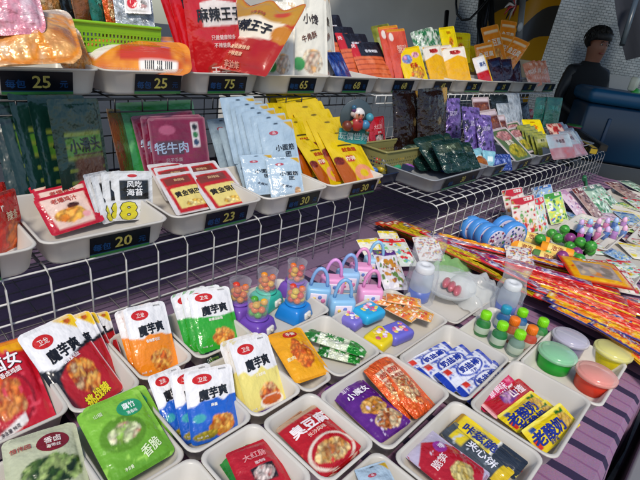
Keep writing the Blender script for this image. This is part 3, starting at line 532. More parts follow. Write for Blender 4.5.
# ------------------------------------------------------------------ wire racks
def lip(mb, x0, x1, y, z, pitch, rows, col, yb, r=.0022):
    n = int(round((x1 - x0) / pitch))
    for i in range(n + 1):
        x = x0 + i * pitch
        mb.tube([(x, yb, z), (x, y + .03, z), (x, y + .012, z - .004), (x, y, z - .018), (x, y - .002, .012)], r, col, 6)
    for k, zz in enumerate(rows): mb.tube([(x0, y + .004 + (.014 if k == 0 else 0), zz), (x1, y + .004 + (.014 if k == 0 else 0), zz)], r * 1.1, col, 6)
def gridpanel(mb, o, ux, uy, nu, nv, pu, pv, r, col):
    o, ux, uy = map(lambda a: np.array(a, float), (o, ux, uy))
    for i in range(nu + 1): mb.tube([o + ux * i * pu, o + ux * i * pu + uy * nv * pv], r, col, 5)
    for j in range(nv + 1): mb.tube([o + uy * j * pv + uy * .002, o + uy * j * pv + ux * nu * pu + uy * .002], r, col, 5)
WH, BK = '#c9c8c4', '#16181a'
def rack(x0, x1, yf, yu, zu, label, back, pitch, xu0, xu1, light):
    t = empty('wire_rack', (0, 0, 0), 0, label, 'display rack')
    mb = MB(); lip(mb, x0, x1, yf, .207, pitch, (.203, .155, .105, .055), WH, yf + .05); mb.build('front_grille', WIRE, t)
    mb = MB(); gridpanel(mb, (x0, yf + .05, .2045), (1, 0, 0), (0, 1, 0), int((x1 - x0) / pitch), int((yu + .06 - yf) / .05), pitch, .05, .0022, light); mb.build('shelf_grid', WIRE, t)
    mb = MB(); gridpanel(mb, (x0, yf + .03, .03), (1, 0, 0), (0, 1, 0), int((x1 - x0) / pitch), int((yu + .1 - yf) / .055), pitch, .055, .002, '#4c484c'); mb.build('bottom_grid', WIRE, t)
    mb = MB(); gridpanel(mb, (x0, yu + .1, .02), (1, 0, 0), (0, 0, 1), int((x1 - x0) / .055), int((zu - .03) / .055), .055, .055, .002, back); mb.build('back_panel', WIRE, t)
    mb = MB(); gridpanel(mb, (xu0, yu + .01, zu - .006), (1, 0, 0), (0, 1, 0), int((xu1 - xu0) / pitch), 8, pitch, .05, .0024, back)
    for k in range(2): mb.tube([(xu0, yu, zu - .006 - k * .035), (xu1, yu, zu - .006 - k * .035)], .0026, back)
    for i in range(int((xu1 - xu0) / pitch) + 1): mb.tube([(xu0 + i * pitch, yu - .002, zu - .004), (xu0 + i * pitch, yu - .002, zu - .041)], .0024, back, 5)
    mb.build('upper_shelf', WIRE, t)
    for x in (x0 + .01, x1 - .01):
        for y in (yu + .09,): MB().tube([(x, y, .008), (x, y, zu - .01 if y > yf + .2 else .2)], .008, back, 8).build('post', WIRE, t)
    return t
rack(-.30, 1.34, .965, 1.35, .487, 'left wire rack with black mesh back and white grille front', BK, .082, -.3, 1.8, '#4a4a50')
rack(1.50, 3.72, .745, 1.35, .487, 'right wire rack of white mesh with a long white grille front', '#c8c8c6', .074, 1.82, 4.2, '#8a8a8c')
# ------------------------------------------------------------------ trays
def tray(x0, x1, y0, y1, z, h, label, sign=None, yaw=0., col='#f3eee4', m=None, wall=.0022, flare=.012, name='snack_tray', group=None, signx=.55, signw=.14, cat='tray', r=.028):
    cx, cy, a, b = (x0 + x1) / 2, (y0 + y1) / 2, (x1 - x0) / 2, (y1 - y0) / 2
    lo = [(a - flare - .012, b - flare - .012, 0), (a - flare - .004, b - flare - .004, .003), (a - flare, b - flare, .010), (a - .003, b - .003, h - .006), (a + .001, b + .001, h - .005), (a + .0025, b + .0025, h - .002), (a + .001, b + .001, h), (a - .003, b - .003, h), (a - .005, b - .005, h - .003), (a - flare - wall, b - flare - wall, .012), (a - flare - .01, b - flare - .01, .005)]
    mb = MB(); mb.loft([[(p[0], p[1], zz) for p in rrect(q, w, r, 5)] for q, w, zz in lo], list(np.tile(lin(col) * (1 - .12 * abs(math.sin(x0 * 57 + y0 * 31))), (24 * len(lo), 1))))
    rt_ = random.Random(int(x0 * 991 + y0 * 377)); o = mb.build(name, m or TRAYM, None, (cx, cy, z + .001), yaw + rt_.uniform(-.016, .016)); tag(o, label, cat, group)
    if sign is not None:
        s = MB(); hh = h * .8; w = signw; sx = -a + 2 * a * signx; P = lambda u, v, d: (sx + u * w / 2, -b + flare * (1 - (h * .5 + v * hh / 2) / h) * 1. - .0035 - d, h * .48 + v * hh / 2)
        def quad(u0, u1, v0, v1, d, c): s.poly([P(u0, v0, d), P(u1, v0, d), P(u1, v1, d), P(u0, v1, d)], c)
        quad(-1, 1, -1, 1, 0, '#0d1420'); s.f.append([3, 2, 1, 0]); s.sm.append(False)
        quad(-1, 1, -1, -.74, .0006, '#2c6a34'); quad(-1, 1, -.74, -.66, .0007, '#183858')
        tl = nrm(np.array(P(0, 1, 0)) - np.array(P(0, -1, 0)))
        s.text(sign, P(.08, .1, .0012), (1, 0, 0), tl, hh * .52, '#dcd070', .03, 1.05)
        s.text('每包', P(-.62, -.08, .0012), (1, 0, 0), tl, hh * .36, '#1d4f86', .03)
        s.text('元', P(.72, -.1, .0012), (1, 0, 0), tl, hh * .3, '#1d4f86', .03)
        s.build('price_card', CARDM, o)
    return o
# middle shelf, left
MZ = .205
tray(-.02, .262, .965, 1.25, MZ, .065, 'white tray of red pouches at the left edge of the middle shelf', '20', signx=.5)
tray(.272, .553, .965, 1.26, MZ, .065, 'white tray of pink and white pouches priced 20', '20', signx=.57)
tray(.563, .85, .965, 1.26, MZ, .065, 'white tray of red and cream pouches priced 23', '23', signx=.56)
tray(.858, 1.125, .96, 1.26, MZ, .065, 'white tray of light blue pouches priced 30', '30', signx=.58)
tray(1.135, 1.43, .955, 1.26, MZ, .065, 'white tray of yellow squid ring pouches priced 30', '30', signx=.6)
# upper shelf
UZ = .488
edges = [.298, .573, .842, 1.135, 1.50, 1.83, 2.19, 2.54, 2.92, 3.36, 3.82, 4.2]
names = ['white tray priced 25 at the left end of the upper shelf', 'white tray priced 25 below the lime green basket', 'white tray priced 75 under the large red and gold bag', 'white tray priced 65 holding white puff snack bags', 'white tray priced 68 below the sausage packs', 'white tray priced 68 below the coral and yellow packs', 'white tray priced 45 right of the coral packs', 'white tray priced 25 below the clear yellow fruit bags', 'white tray priced 25 below the dark pouches', 'white tray priced 35 right of the dark pouches', 'white tray priced 35 at the right end of the upper shelf']
for i in range(11):
    g = (edges[i + 1] - edges[i])
    tray(edges[i] + .004, edges[i + 1] - .004, 1.35, 1.62, UZ - .006 * max(0, i - 5) * 0, .072, names[i], ['25', '25', '75', '65', '68', '68', '45', '25', '25', '35', '35'][i], signx=[.42, .62, .5, .56, .5, .55, .6, .6, .6, .6, .6][i], signw=[.165, .15, .155, .145, .16, .17, .18, .18, .2, .22, .22][i])
# middle shelf, right (dark shade put into the grey of the trays)
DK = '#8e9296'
tray(1.46, 1.70, .99, 1.17, MZ, .05, 'dark blue tray of small toys beside the yellow pouches', None, col='#24304c', m=PLAST)
rx = [1.56, 2.05, 2.30, 2.58, 2.88, 3.2, 3.55]
rl = ['grey tray of dark green foil pouches on the right rack', 'grey tray below the framed fruit pouch', 'grey tray of olive green pouches', 'grey tray of grey and red pouches', 'grey tray before the long yellow boxes', 'grey tray at the right end of the right rack']
for i in range(6):
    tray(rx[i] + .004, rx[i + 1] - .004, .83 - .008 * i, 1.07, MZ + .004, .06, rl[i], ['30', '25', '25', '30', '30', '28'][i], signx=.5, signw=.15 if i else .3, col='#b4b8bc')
# lower table
LT = [
 (.03, .205, .705, .87, .058, 'clear tray of red chicken leg pouches at the left edge'),
 (.209, .333, .690, .87, .058, 'clear tray behind the leaf green pouches, holding red and black pouches'),
 (.035, .186, .515, .67, .05, 'clear tray of pale green seaweed pouches at bottom left'),
 (.190, .316, .500, .672, .045, 'clear tray holding the stack of leaf green pouches'),
 (.320, .452, .490, .672, .055, 'clear tray of blue and white pouches'),
 (.340, .456, .700, .87, .055, 'clear tray of orange and white pouches by the grille'),
 (.464, .612, .690, .87, .055, 'clear tray of green and white pouches by the grille'),
 (.456, .578, .485, .665, .055, 'clear tray of cream and white pouches in the middle'),
 (.620, .86, .665, .87, .045, 'clear tray of gumball toys'),
 (.582, .662, .475, .655, .05, 'narrow clear tray under the yellow orange pouch'),
 (.666, .820, .462, .650, .055, 'clear tray of green twist wrapped candy'),
 (.187, .322, .33, .492, .05, 'empty clear tray cut off by the bottom edge, left of the red label pouch'),
 (.455, .583, .11, .292, .05, 'clear tray with a pale blue packet at the bottom edge, middle'),
 (.868, 1.07, .655, .80, .02, 'shallow clear tray under the toy padlocks'),
 (.826, 1.10, .435, .64, .045, 'clear tray of cube erasers and orange toys'),
 (.588, .824, .275, .452, .058, 'clear tray of one purple and one orange snack pouch'),
 (.832, 1.07, .245, .425, .052, 'clear tray of blue and white milk bars'),
 (.453, .586, .300, .470, .058, 'clear tray of red noodle pouches at the bottom'),
 (.326, .449, .325, .482, .055, 'clear tray of red and green pouches at the bottom edge'),
 (.588, .818, .07, .262, .055, 'clear tray of yellow, grey and red bars at the bottom'),
 (.826, 1.072, .055, .235, .055, 'clear tray of pineapple and red bars at the front'),
 (1.08, 1.33, .035, .225, .045, 'clear tray of slime tubs at the front right corner'),
 (1.078, 1.30, .235, .40, .035, 'clear tray of small capped bottles'),
 (1.12, 1.40, .42, .60, .03, 'round cornered clear tray of pink lip candies'),
 (1.93, 2.42, .36, .62, .035, 'white tray of green and purple toy melons'),
 (2.66, 3.05, .30, .56, .025, 'shallow white tray of cards right of the bubble bottles'), (2.46, 2.92, .06, .28, .025, 'shallow white tray of small packs at the right edge'), (3.08, 3.56, .24, .58, .025, 'shallow white tray under the flat books at far right'), (1.93, 2.42, .14, .345, .02, 'shallow white tray under the framed toy pack'),
 (2.20, 2.64, .30, .53, .03, 'white tray of bubble wands')]
for l in LT: tray(l[0], l[1], l[2], l[3], .008, l[4], l[5], r=.022)
# ------------------------------------------------------------------ lower table: pouches standing in trays
G = 'snack pouches in the lower trays'
bag('chicken_red', [(-42, 362), (19, 338), (62, 425), (-16, 455)], .014, 'red pouch with a roast chicken leg and yellow corner at the left edge', group=G, t=.026, tilt=45)
row('konjac_red', [(18, 340), (66, 312), (128, 391), (70, 422)], [(68, 319), (104, 313), (122, 364), (84, 378)], 4, .014,
    ['large white and red pouch with black brush lettering and heap of orange food', 'red and black pouch directly behind the large lettered one', 'red and black pouch third in its tray, mostly hidden', 'red and black pouch at the back with a clear yellow corner'], G, tilt=45, t=.014)
row('leaf_green', [(77, 420), (133, 390), (179, 456), (110, 491)], [(81, 415), (135, 387), (180, 447), (110, 482)], 3, .040, ['leaf green pouch with teal oval on top of its stack', 'leaf green pouch second in the stack, only its edge showing', 'leaf green pouch at the bottom of the stack'], G, zb=.012, tilt=35, t=.02)
bag('pale_green', [(2, 446), (72, 426), (96, 500), (10, 528)], .03, 'pale sage pouch with dark red oval and green seaweed strips', group=G, tilt=30, t=.026)
row('konjac_orange', [(123, 309), (160, 301), (180, 370), (136, 382)], [(114, 315), (150, 299), (172, 362), (131, 373)], 3, .012, ['orange and white pouch, frontmost in the tray by the grille', 'orange and white pouch just behind the frontmost one', 'orange and white pouch at the back, only its left edge showing'], G, tilt=60)
row('konjac_green', [(184, 292), (228, 287), (240, 347), (199, 354)], [(168, 300), (207, 284), (220, 342), (190, 352)], 3, .012, ['green and white pouch, frontmost beside the gumball toys', 'green and white pouch second in its tray, its left half showing', 'green and white pouch rearmost in its tray, tilted left'], G, tilt=62)
row('konjac_blue', [(183, 370), (228, 366), (240, 430), (189, 449)], [(141, 381), (181, 362), (200, 436), (176, 440)], 3, .012, ['blue and white pouch, frontmost in its tray with orange food', 'blue and white pouch second in its tray, tucked behind the frontmost', 'blue and white pouch leaning left at the back of its tray'], G, tilt=58)
row('konjac_cream', [(226, 342), (266, 335), (287, 404), (250, 420)], [(216, 343), (256, 333), (278, 398), (240, 414)], 4, .012, 'cream and white pouch, @ in the middle tray', G, tilt=58, t=.01)
bag('seaweed_dark', [(204, 352), (216, 350), (224, 372), (212, 376)], .02, 'small black and white card poking up between the green and cream pouches', asp=1.5, tilt=50, t=.004, name='small_card', cat='card')
bag('yellow_snack', [(262, 337), (301, 333), (328, 376), (297, 388)], .045, 'yellow orange pouch with red dried snack lying beside the cream pouches', group=G, tilt=22, t=.024)
bag('purple_snack', [(320, 395), (356, 377), (410, 427), (380, 447)], .02, 'purple pouch with yellow tag and brown snack', group=G, tilt=14, t=.024)
bag('orange_snack', [(366, 367), (388, 361), (436, 409), (412, 426)], .02, 'orange red pouch with clear window beside the purple pouch', group=G, tilt=14, t=.028)
bag('orange_snack', [(362, 372), (376, 364), (420, 408), (404, 426)], .012, 'second orange red pouch half hidden under the windowed orange one', group=G, tilt=10, t=.02)
row('noodle_red', [(274, 434), (313, 408), (362, 450), (322, 482)], [(280, 436), (315, 413), (362, 457), (326, 486)], 3, .04, ['red noodle pouch on top of its stack at the bottom', 'red noodle pouch second in its stack', 'red noodle pouch at the bottom of its stack'], G, zb=.012, tilt=18, t=.018)
bag('brown_card', [(276, 432), (300, 412), (322, 438), (298, 458)], .014, 'brown packet peeking out at the left under the red noodle stack', group=G, tilt=12, t=.02)
bag('red_label', [(236, 452), (274, 438), (300, 480), (262, 496)], .012, 'second red label pouch underneath the front one at the bottom edge', group=G, tilt=16, t=.02)
bag('candy_twist', [(336, 336), (348, 330), (376, 352), (366, 360)], .014, 'green and white twist candy at the right of its tray', name='wrapped_candy', cat='candy', group='green twist candies', tilt=6, t=.02)
bag('plain_green', [(209, 456), (254, 438), (288, 482), (246, 506)], .012, 'plain dark green pouch behind the red label pouch', group=G, tilt=30, t=.02)
bag('red_label', [(224, 457), (267, 441), (292, 486), (246, 508)], .024, 'red pouch with black label at the bottom edge, beside the noodle pouches', group=G, tilt=25, t=.02)
bag('light_blue', [(352, 474), (384, 462), (410, 520), (378, 532)], .03, 'pale blue packet in the bottom edge tray, middle', group=G, tilt=12, t=.02)
# candy and bars
def lp(art, a, b, w, z0, z1, label, name='snack_bar', cat='snack bar', g='wrapped bars in the front trays', t=.014):
    # a, b: world points of the left and right end of a landscape bar; w its depth
    p = np.array(a[:2], float); q = np.array(b[:2], float); d = q - p; L = np.linalg.norm(d); d /= L; n = np.array([-d[1], d[0]]); m = (p + q) / 2
    v = np.array([n[0] * w, n[1] * w, z1 - z0]); h = np.linalg.norm(v); v /= h; u = np.array([d[0], d[1], 0.]); nn = np.cross(u, v); o3 = np.array([m[0] - n[0] * w / 2, m[1] - n[1] * w / 2, z0])
    from mathutils import Matrix
    M = Matrix(((u[0], v[0], nn[0], 0), (u[1], v[1], nn[1], 0), (u[2], v[2], nn[2], 0), (0, 0, 0, 1)))
    o = link(name, art_mesh(art)); o.rotation_mode = 'QUATERNION'; o.rotation_quaternion = M.to_quaternion(); o.location = o3 + nn * t * .5; o.scale = (L, h, t); tag(o, label, cat, g); return o
mk = [((.838, .395), (1.02, .375), .018, 'rearmost milk bar in the stack of four'), ((.846, .358), (1.04, .336), .024, 'second milk bar from the back, showing a blue oval'), ((.862, .315), (1.05, .296), .030, 'third milk bar from the back, its lower edge free'), ((.874, .270), (1.055, .252), .020, 'milk bar nearest the front, apart from the others')]
for a, b, z, l in mk: lp('milk_wrap', a, b, .056, z, z + .012, l, g='milk bars in a tray', t=.014)
lp('milk_wrap', (.842, .33), (.90, .35), .05, .010, .014, 'milk bar mostly buried at the left of the tray', g='milk bars in a tray')
def bar(art, px, z, label, asp, yaw=0., tilt=12): return bag(art, px, z, label, name='snack_bar', cat='snack bar', group='wrapped bars in the front trays', tilt=tilt, yaw=yaw, asp=asp, t=.014)
bar('pink_bar', [(470, 400), (505, 373), (516, 386), (482, 413)], .02, 'pink strawberry bar at the back left of the pineapple tray', .35, tilt=25)
bar('red_bar', [(478, 409), (520, 380), (532, 392), (494, 420)], .024, 'red bar with purple print behind the pineapple bars', .4, tilt=20)
bar('red_bar', [(474, 405), (510, 378), (520, 388), (484, 414)], .016, 'red bar tucked between the pink bar and the printed red one', .4, tilt=20)
bar('pine_bar', [(496, 421), (531, 393), (551, 406), (516, 436)], .024, 'yellow pineapple bar rearmost of three', .55)
bar('pine_bar', [(510, 430), (546, 402), (560, 412), (522, 442)], .018, 'yellow pineapple bar, middle of three and partly covered', .55)
bar('pine_bar', [(518, 436), (560, 403), (578, 426), (540, 456)], .026, 'yellow pineapple bar nearest the front of its tray', .6)
bag('lilac_red', [(400, 462), (427, 437), (496, 478), (462, 506)], .03, 'red and lilac pouch with amber food at the bottom edge', group=G, tilt=18, t=.022)
bar('brown_bar', [(450, 424), (464, 414), (484, 430), (470, 440)], .02, 'brown and yellow bar at the back of the bottom tray', .6, yaw=-1.2)
bar('red_bar', [(482, 432), (530, 460), (520, 474), (470, 444)], .016, 'red bar at the right side of the bottom tray', .36, yaw=-1.4)
bar('yellow_bar', [(463, 416), (530, 464), (512, 482), (446, 430)], .03, 'yellow bar with dark end lying across the bottom tray', .3, yaw=-1.4)
bar('grey_bar', [(455, 424), (516, 474), (498, 490), (440, 436)], .026, 'dark grey bar with yellow ends in the bottom tray', .3, yaw=-1.4)
lay('candy_twist', at(303, 336, .03), at(366, 356, .03), .05, .03, .03, 'green and white twist wrapped candy on top in its tray', 'wrapped_candy', 'candy', 'green twist candies', t=.024)
lay('candy_twist', at(318, 352, .02), at(360, 362, .02), .045, .018, .018, 'green and white twist wrapped candy partly underneath the other', 'wrapped_candy', 'candy', 'green twist candies', t=.02)
# gumball toys
def gumball(px, colr, label, seed):
    p = at(px[0], px[1], .05); o = empty('gumball_dispenser', (p[0], p[1], .012), .25, label, 'toy', 'toy gumball dispensers'); r = random.Random(seed)
    MB().rbox((0, 0, .022), (.078, .072, .044), colr, .008, 0, .74).build('base', PLAST, o)
    mb = MB(); mb.lathe([(.0, .0435), (.024, .044), (.026, .047), (.024, .05), (0, .0502)], colr, n=20); mb.build('collar', PLAST, o)
    mb = MB(); mb.rbox((.006, -.033, .018), (.024, .008, .02), '#e8e4dc', .004); mb.lathe([(.0001, -.0415), (.004, -.0415), (.004, -.036)], '#c8c0b0', (.006, 0, .02), 10, 'y'); mb.build('spout', PLAST, o)
    mb = MB(); mb.lathe([(.021, .0505), (.0232, .056), (.0238, .09), (.025, .106), (.0256, .108), (.024, .108), (.0225, .09), (.0218, .056)], '#e8eef0', n=22); mb.build('jar', CLEAR, o)
    balls = MB(); cols = ['#e8701c', '#e89020', '#f0b420', '#d8381c', '#e8701c', '#f0c828'] + (['#48a028', '#58b030'] if seed % 2 else ['#e04020'])
    for layer in range(3):
        for k in range(5 if layer < 2 else 3):
            a = k * 2 * math.pi / (5 if layer < 2 else 3) + layer * .6 + r.random() * .2; balls.sphere((.0128 * math.cos(a), .0128 * math.sin(a), .059 + layer * .0135 + r.random() * .002), .0088, r.choice(cols), 10, 7)
    balls.build('candy_balls', PLAST, o); o.scale = (1.15, 1.15, 1.02); return o
gumball((239, 304), '#7a52b8', 'purple gumball toy with orange balls, leftmost beside the green pouches', 0)
gumball((266, 293), '#38b8a0', 'teal gumball toy with orange and yellow balls, behind the two front ones', 2)
gumball((295, 283), '#7a52b8', 'purple gumball toy at the back right, nearest the grille and padlocks', 4)
gumball((257, 319), '#6e48b0', 'purple gumball toy with green and yellow balls, frontmost', 3)
gumball((295, 305), '#1a80d0', 'blue gumball toy with orange and red balls', 6)
# toy padlocks
def padlock(px, c, hc, label, rz):
    p = at(px[0], px[1], .008); o = empty('toy_padlock', (p[0], p[1], .012), rz - .95, label, 'toy', 'toy padlock cases')
    mb = MB(); mb.loft([[(q[0], q[1], z) for q in rrect(.033 + d, .018 + d, .009, 4)] for z, d in ((0, -.004), (.003, 0), (.05, 0), (.054, -.002), (.056, -.006))], c); mb.build('case', PLAST, o)
    mb = MB(); mb.tube([(.022 * math.cos(a), 0, .055 + (.036 if a not in (0, math.pi) else 0) * 0 + .046 * math.sin(a)) for a in np.linspace(0, math.pi, 13)], .0046, hc, 8); mb.build('shackle', PLAST, o)
    mb = MB(); mb.rbox((0, -.0185, .028), (.044, .003, .034), '#e8dce8', .0014); [mb.sphere((.013 * math.cos(k * 1.3), -.0205, .028 + .009 * math.sin(k * 1.3)), .006 - .0008 * k, ['#e080b0', '#7088d0', '#f0d060', '#d05890', '#80b070'][k], 8, 6, (1, .2, 1)) for k in range(5)]; mb.build('front_label', CARDM, o); o.scale = (1.08, 1.25, 1.22)
BL, PK = '#8abce0', '#e8a0cc'
padlock((339, 319), BL, '#7fb0dc', 'pale blue toy padlock, frontmost of all', .35)
padlock((367, 308), PK, '#e490c4', 'pink toy padlock beside the cube erasers tray, front right', .3)
padlock((316, 307), BL, '#86aee0', 'pale blue toy padlock at the left, next to the blue gumball toy', .2)
padlock((330, 297), PK, '#dc98d8', 'pink toy padlock second from left in the back row', .25)
padlock((345, 291), '#9cc4e8', '#88a8dc', 'pale blue toy padlock in the middle of the back row', .3)
padlock((358, 284), PK, '#e498c8', 'pink toy padlock in the back row, right of the middle blue one', .25)
padlock((372, 276), '#a4cce8', '#8cc0e4', 'pale blue toy padlock furthest back right, by the pizza card', .3)
# cube erasers
def eraser(px, c, z, label, rz=.1):
    p = at(px[0], px[1], z + .02); o = empty('cube_eraser', (p[0], p[1], z), rz, label, 'eraser', 'cube erasers in a tray')
    MB().rbox((0, 0, .0165), (.078, .062, .033), c, .009).build('body', PLAST, o)
    mb = MB(); rr = random.Random(px[0])
    for k in range(16): mb.sphere((rr.uniform(-.022, .022), rr.uniform(-.016, .016), .0335), rr.uniform(.004, .008), rr.choice(['#e080a8', '#f0c8d8', '#e8d060', '#d05888', '#f4e8f0']), 8, 5, (1, 1, .14))
    mb.build('picture_sticker', CARDM, o)
eraser((354, 318), '#7a70c8', .012, 'lilac eraser block at the left of the tray')
eraser((369, 312), '#2ca8d8', .028, 'sky blue eraser block on top at the back', -.1)
eraser((380, 338), '#e8d018', .012, 'yellow eraser block nearest the front')
eraser((397, 332), '#6c68c8', .014, 'violet eraser block right of the yellow one', -.15)
# orange toys in the same tray
for i, (a, b, l) in enumerate([((372, 300), (402, 306), 'orange toy lobster pack at the back of the eraser tray'), ((388, 308), (415, 322), 'orange and white toy pack lying in the middle of the tray'), ((402, 312), (432, 322), 'orange toy pack with green end at the right of the tray'), ((385, 302), (420, 308), 'pale orange toy pack behind the others by the bottle')]):
    lay('toy_orange', at(*a, .04), at(*b, .04), .05, .036 + .004 * i, .036 + .004 * i, l, 'toy_pack', 'toy pack', 'orange toy packs', t=.016)
# clear bagged bottles, lip candy bowl
def bottle_bag(px, label, s=1.):
    p = at(px[0], px[1], .008); o = empty('bagged_bottle', (p[0], p[1], .012), 0, label, 'bottle', 'white capped bottles in clear bags')
    MB().lathe([(0, 0), (.030, 0), (.034, .004), (.034, .04), (0, .04)], '#1e50b8', n=20).build('base', PLAST, o)
    MB().lathe([(.033, .04), (.034, .05), (.033, .09), (.027, .1)], '#c8d4e0', n=20).build('body', HAZY, o)
    MB().lathe([(.028, .1), (.029, .102), (.029, .118), (.026, .122), (.012, .122), (.011, .118), (0, .118)], '#e6e8ea', n=20).build('cap', PLAST, o)
    mb = MB(); n = 18; loops = []
    for z, r in ((.002, .045), (.05, .05), (.1, .044), (.13, .04), (.16, .06), (.2, .07)):
        loops.append([(r * (1 + .18 * math.sin(3 * t + z * 40)) * math.cos(t), r * (.6 if z > .14 else 1) * (1 + .15 * math.cos(4 * t + z * 60)) * math.sin(t), z) for t in np.linspace(0, 2 * math.pi, n + 1)[:-1]])
    mb.loft(loops, '#f0f2f4', cap0=False, cap1=False); mb.build('clear_bag', CLEARBAG, o); o.scale = (s, s, s)
bottle_bag((417, 300), 'white capped bottle with blue base in a clear bag, left beside the lip candies')
bottle_bag((503, 314), 'white capped bottle with blue base in a clear bag, behind the small drink bottles', .9)
p = at(447, 292, .03)
o = empty('lip_candy_pack', (p[0], p[1], .04), .3, 'clear round pack with pink lip shaped candy on crumpled white bag', 'candy')
mb = MB(); mb.lathe([(0, 0), (.07, .0), (.085, .02), (.083, .02), (.068, .003), (0, .003)], '#e4e8e8', n=28); mb.build('dish', HAZY, o)
mb = MB()
for i in range(3): mb.sphere((-.01 + .006 * i, -.03 + .02 * i, .012 + .004 * i), .03, '#b84858', 14, 9, (1, .42, .5))
mb.build('lips', mat('glossy_plastic', .15, .0, 20., coat=.6), o)
mb = MB(); mb.lathe([(.085, .02), (.08, .045), (.05, .06), (0, .064)], '#eef2f2', n=28); mb.build('dome_lid', CLEAR, o)
def crumple(px, r, c, label, seed, z=.01, h=.05, m=None):
    p = at(px[0], px[1], z); mb = MB(); k = 26; V = []
    for j in range(k + 1):
        for i in range(k + 1):
            x, y = (i / k - .5) * 2, (j / k - .5) * 2; rr = math.sqrt(x * x + y * y); e = 1 + .18 * math.sin(5 * math.atan2(y, x) + seed)
            hh = max(0, 1 - (rr / e) ** 2) ** .6 * h; n = float(vnoise(np.array(x * 4 + 20 + seed), np.array(y * 4 + 20), seed)) ; n2 = float(vnoise(np.array(x * 9 + 30), np.array(y * 9 + 30 + seed), seed + 1))
            f = min(1, e / max(rr, 1e-6)); V.append((x * r * min(1, f), y * r * min(1, f), hh * (.55 + .7 * n) + .01 * n2))
    mb.add(V, [[j * (k + 1) + i, j * (k + 1) + i + 1, (j + 1) * (k + 1) + i + 1, (j + 1) * (k + 1) + i] for j in range(k) for i in range(k)], c, True)
    o = mb.build('plastic_bag', m or HAZY, None, (p[0], p[1], z)); tag(o, label, 'plastic bag'); return o
crumple((470, 296), .11, '#e8ecea', 'crumpled clear white bag right of the pink lip candies', 2, .012, .06)
crumple((445, 272), .085, '#a8e090', 'crumpled bag with a light green tint behind the lip candies', 5, .012, .05)
# small drink bottles
def drink(px, body, cap, label):
    p = at(px[0], px[1], .012); o = empty('drink_bottle', (p[0], p[1], .012), 0, label, 'bottle', 'small drink bottles with bright caps')
    MB().lathe([(0, 0), (.018, 0), (.0205, .003), (.0205, .036), (.019, .043), (.011, .053), (.0095, .057)], body, n=18).build('body', mat('tinted_bottle', .12, 0., 20., kind='clear', alpha=.6, edge=.3), o)
    MB().lathe([(.0206, .012), (.0209, .013), (.0209, .031), (.0206, .032)], '#d4e4d0', n=18).build('label_band', mat('bottle_label', .3, 0., 20., kind='clear', alpha=.6, edge=.2), o)
    mb = MB(); mb.lathe([(.0125, .054), (.0135, .055), (.0135, .074), (.012, .0755), (0, .0755)], cap, n=20)
    for k in range(20):
        a = k * math.pi / 10; mb.box((.0137 * math.cos(a), .0137 * math.sin(a), .064), (.0012, .0008, .016), cap, a)
    mb.build('cap', PLAST, o)
LG, OR = '#86dc18', '#f07a1c'
for px, b, c, l in [((480, 334), '#1f8a38', LG, 'green bottle with lime cap, leftmost'), ((496, 345), '#2a8a4c', LG, 'green bottle with lime cap, second along the front row'), ((513, 354), '#8aa898', LG, 'pale bottle with lime cap, nearest the slime tubs front'), ((525, 349), '#d85038', OR, 'red bottle with orange cap, beside the green slime tub'), ((536, 341), '#3c9c48', LG, 'green bottle with lime cap, rightmost'), ((508, 340), '#c86838', OR, 'orange capped bottle between two lime capped ones at left'), ((516, 331), '#2c78b8', LG, 'blue bottle with lime cap at the back'), ((500, 328), '#2c70b0', '#2a9ab8', 'blue bottle with teal cap at the back left')]:
    drink(px, b, c, l)
# slime tubs
def tub(px, c, lidc, label, z=.014):
    p = at(px[0], px[1], z); o = empty('slime_tub', (p[0], p[1], z), 0, label, 'tub', 'slime tubs with frosted lids')
    MB().lathe([(0, .002), (.0478, .002), (.0525, .045), (.0, .0455)], c, n=32).build('slime', mat('slime', .25, .1, 30.), o)
    MB().lathe([(0, 0), (.0485, 0), (.05, .002), (.0545, .052)], c, n=32).build('cup', mat('cup_plastic', .08, 0., 20., kind='clear', alpha=.35, edge=.3), o)
    mb = MB(); mb.lathe([(.0565, .045), (.0605, .046), (.0605, .054), (.058, .056), (.053, .0545), (.0515, .0585), (.049, .06), (0, .0605)], lidc, n=36); mb.build('lid', mat('lid_plastic', .15, .0, 20., kind='clear', alpha=.5, edge=.25, coat=.3), o); o.scale = (.8, .8, .88)
tub((552, 367), '#12b430', '#b4e8c4', 'green slime tub with frosted lid')
tub((565, 351), '#9890b0', '#dcd8e4', 'lilac slime tub at the back with frosted lid')
tub((607, 364), '#ecdc10', '#f4f0a4', 'yellow slime tub with frosted lid')
tub((590, 388), '#f0482c', '#f8bcae', 'coral red slime tub nearest the table edge')
# cards behind the padlocks
lay('toy_food', at(396, 292, .02), at(382, 253, .08), .085, .02, .085, 'purple and white card pack with round pizza toys', 'toy_card', 'toy pack', t=.02)
lay('toy_white', at(404, 268, .03), at(390, 240, .07), .11, .03, .07, 'white and red toy pack behind the pizza pack', 'toy_card', 'toy pack', t=.014)
lay('toy_yellow', at(378, 262, .03), at(366, 240, .07), .09, .03, .07, 'pale yellow toy pack against the grille behind the padlocks', 'toy_card', 'toy pack', t=.014)
lay('toy_yellow', at(394, 250, .03), at(386, 232, .06), .08, .03, .06, 'small pale pack at the foot of the grille by the sparklers', 'toy_card', 'toy pack', t=.012)
lay('speckle_card', at(432, 262, .05), at(424, 238, .10), .10, .05, .1, 'clear speckled card pack between the bagged bottle and sparklers', 'toy_card', 'toy pack', t=.01)
lay('speckle_card', at(522, 272, .04), at(516, 250, .08), .10, .04, .09, 'speckled card pack left of the orange toy cylinders', 'toy_card', 'toy pack', t=.01)
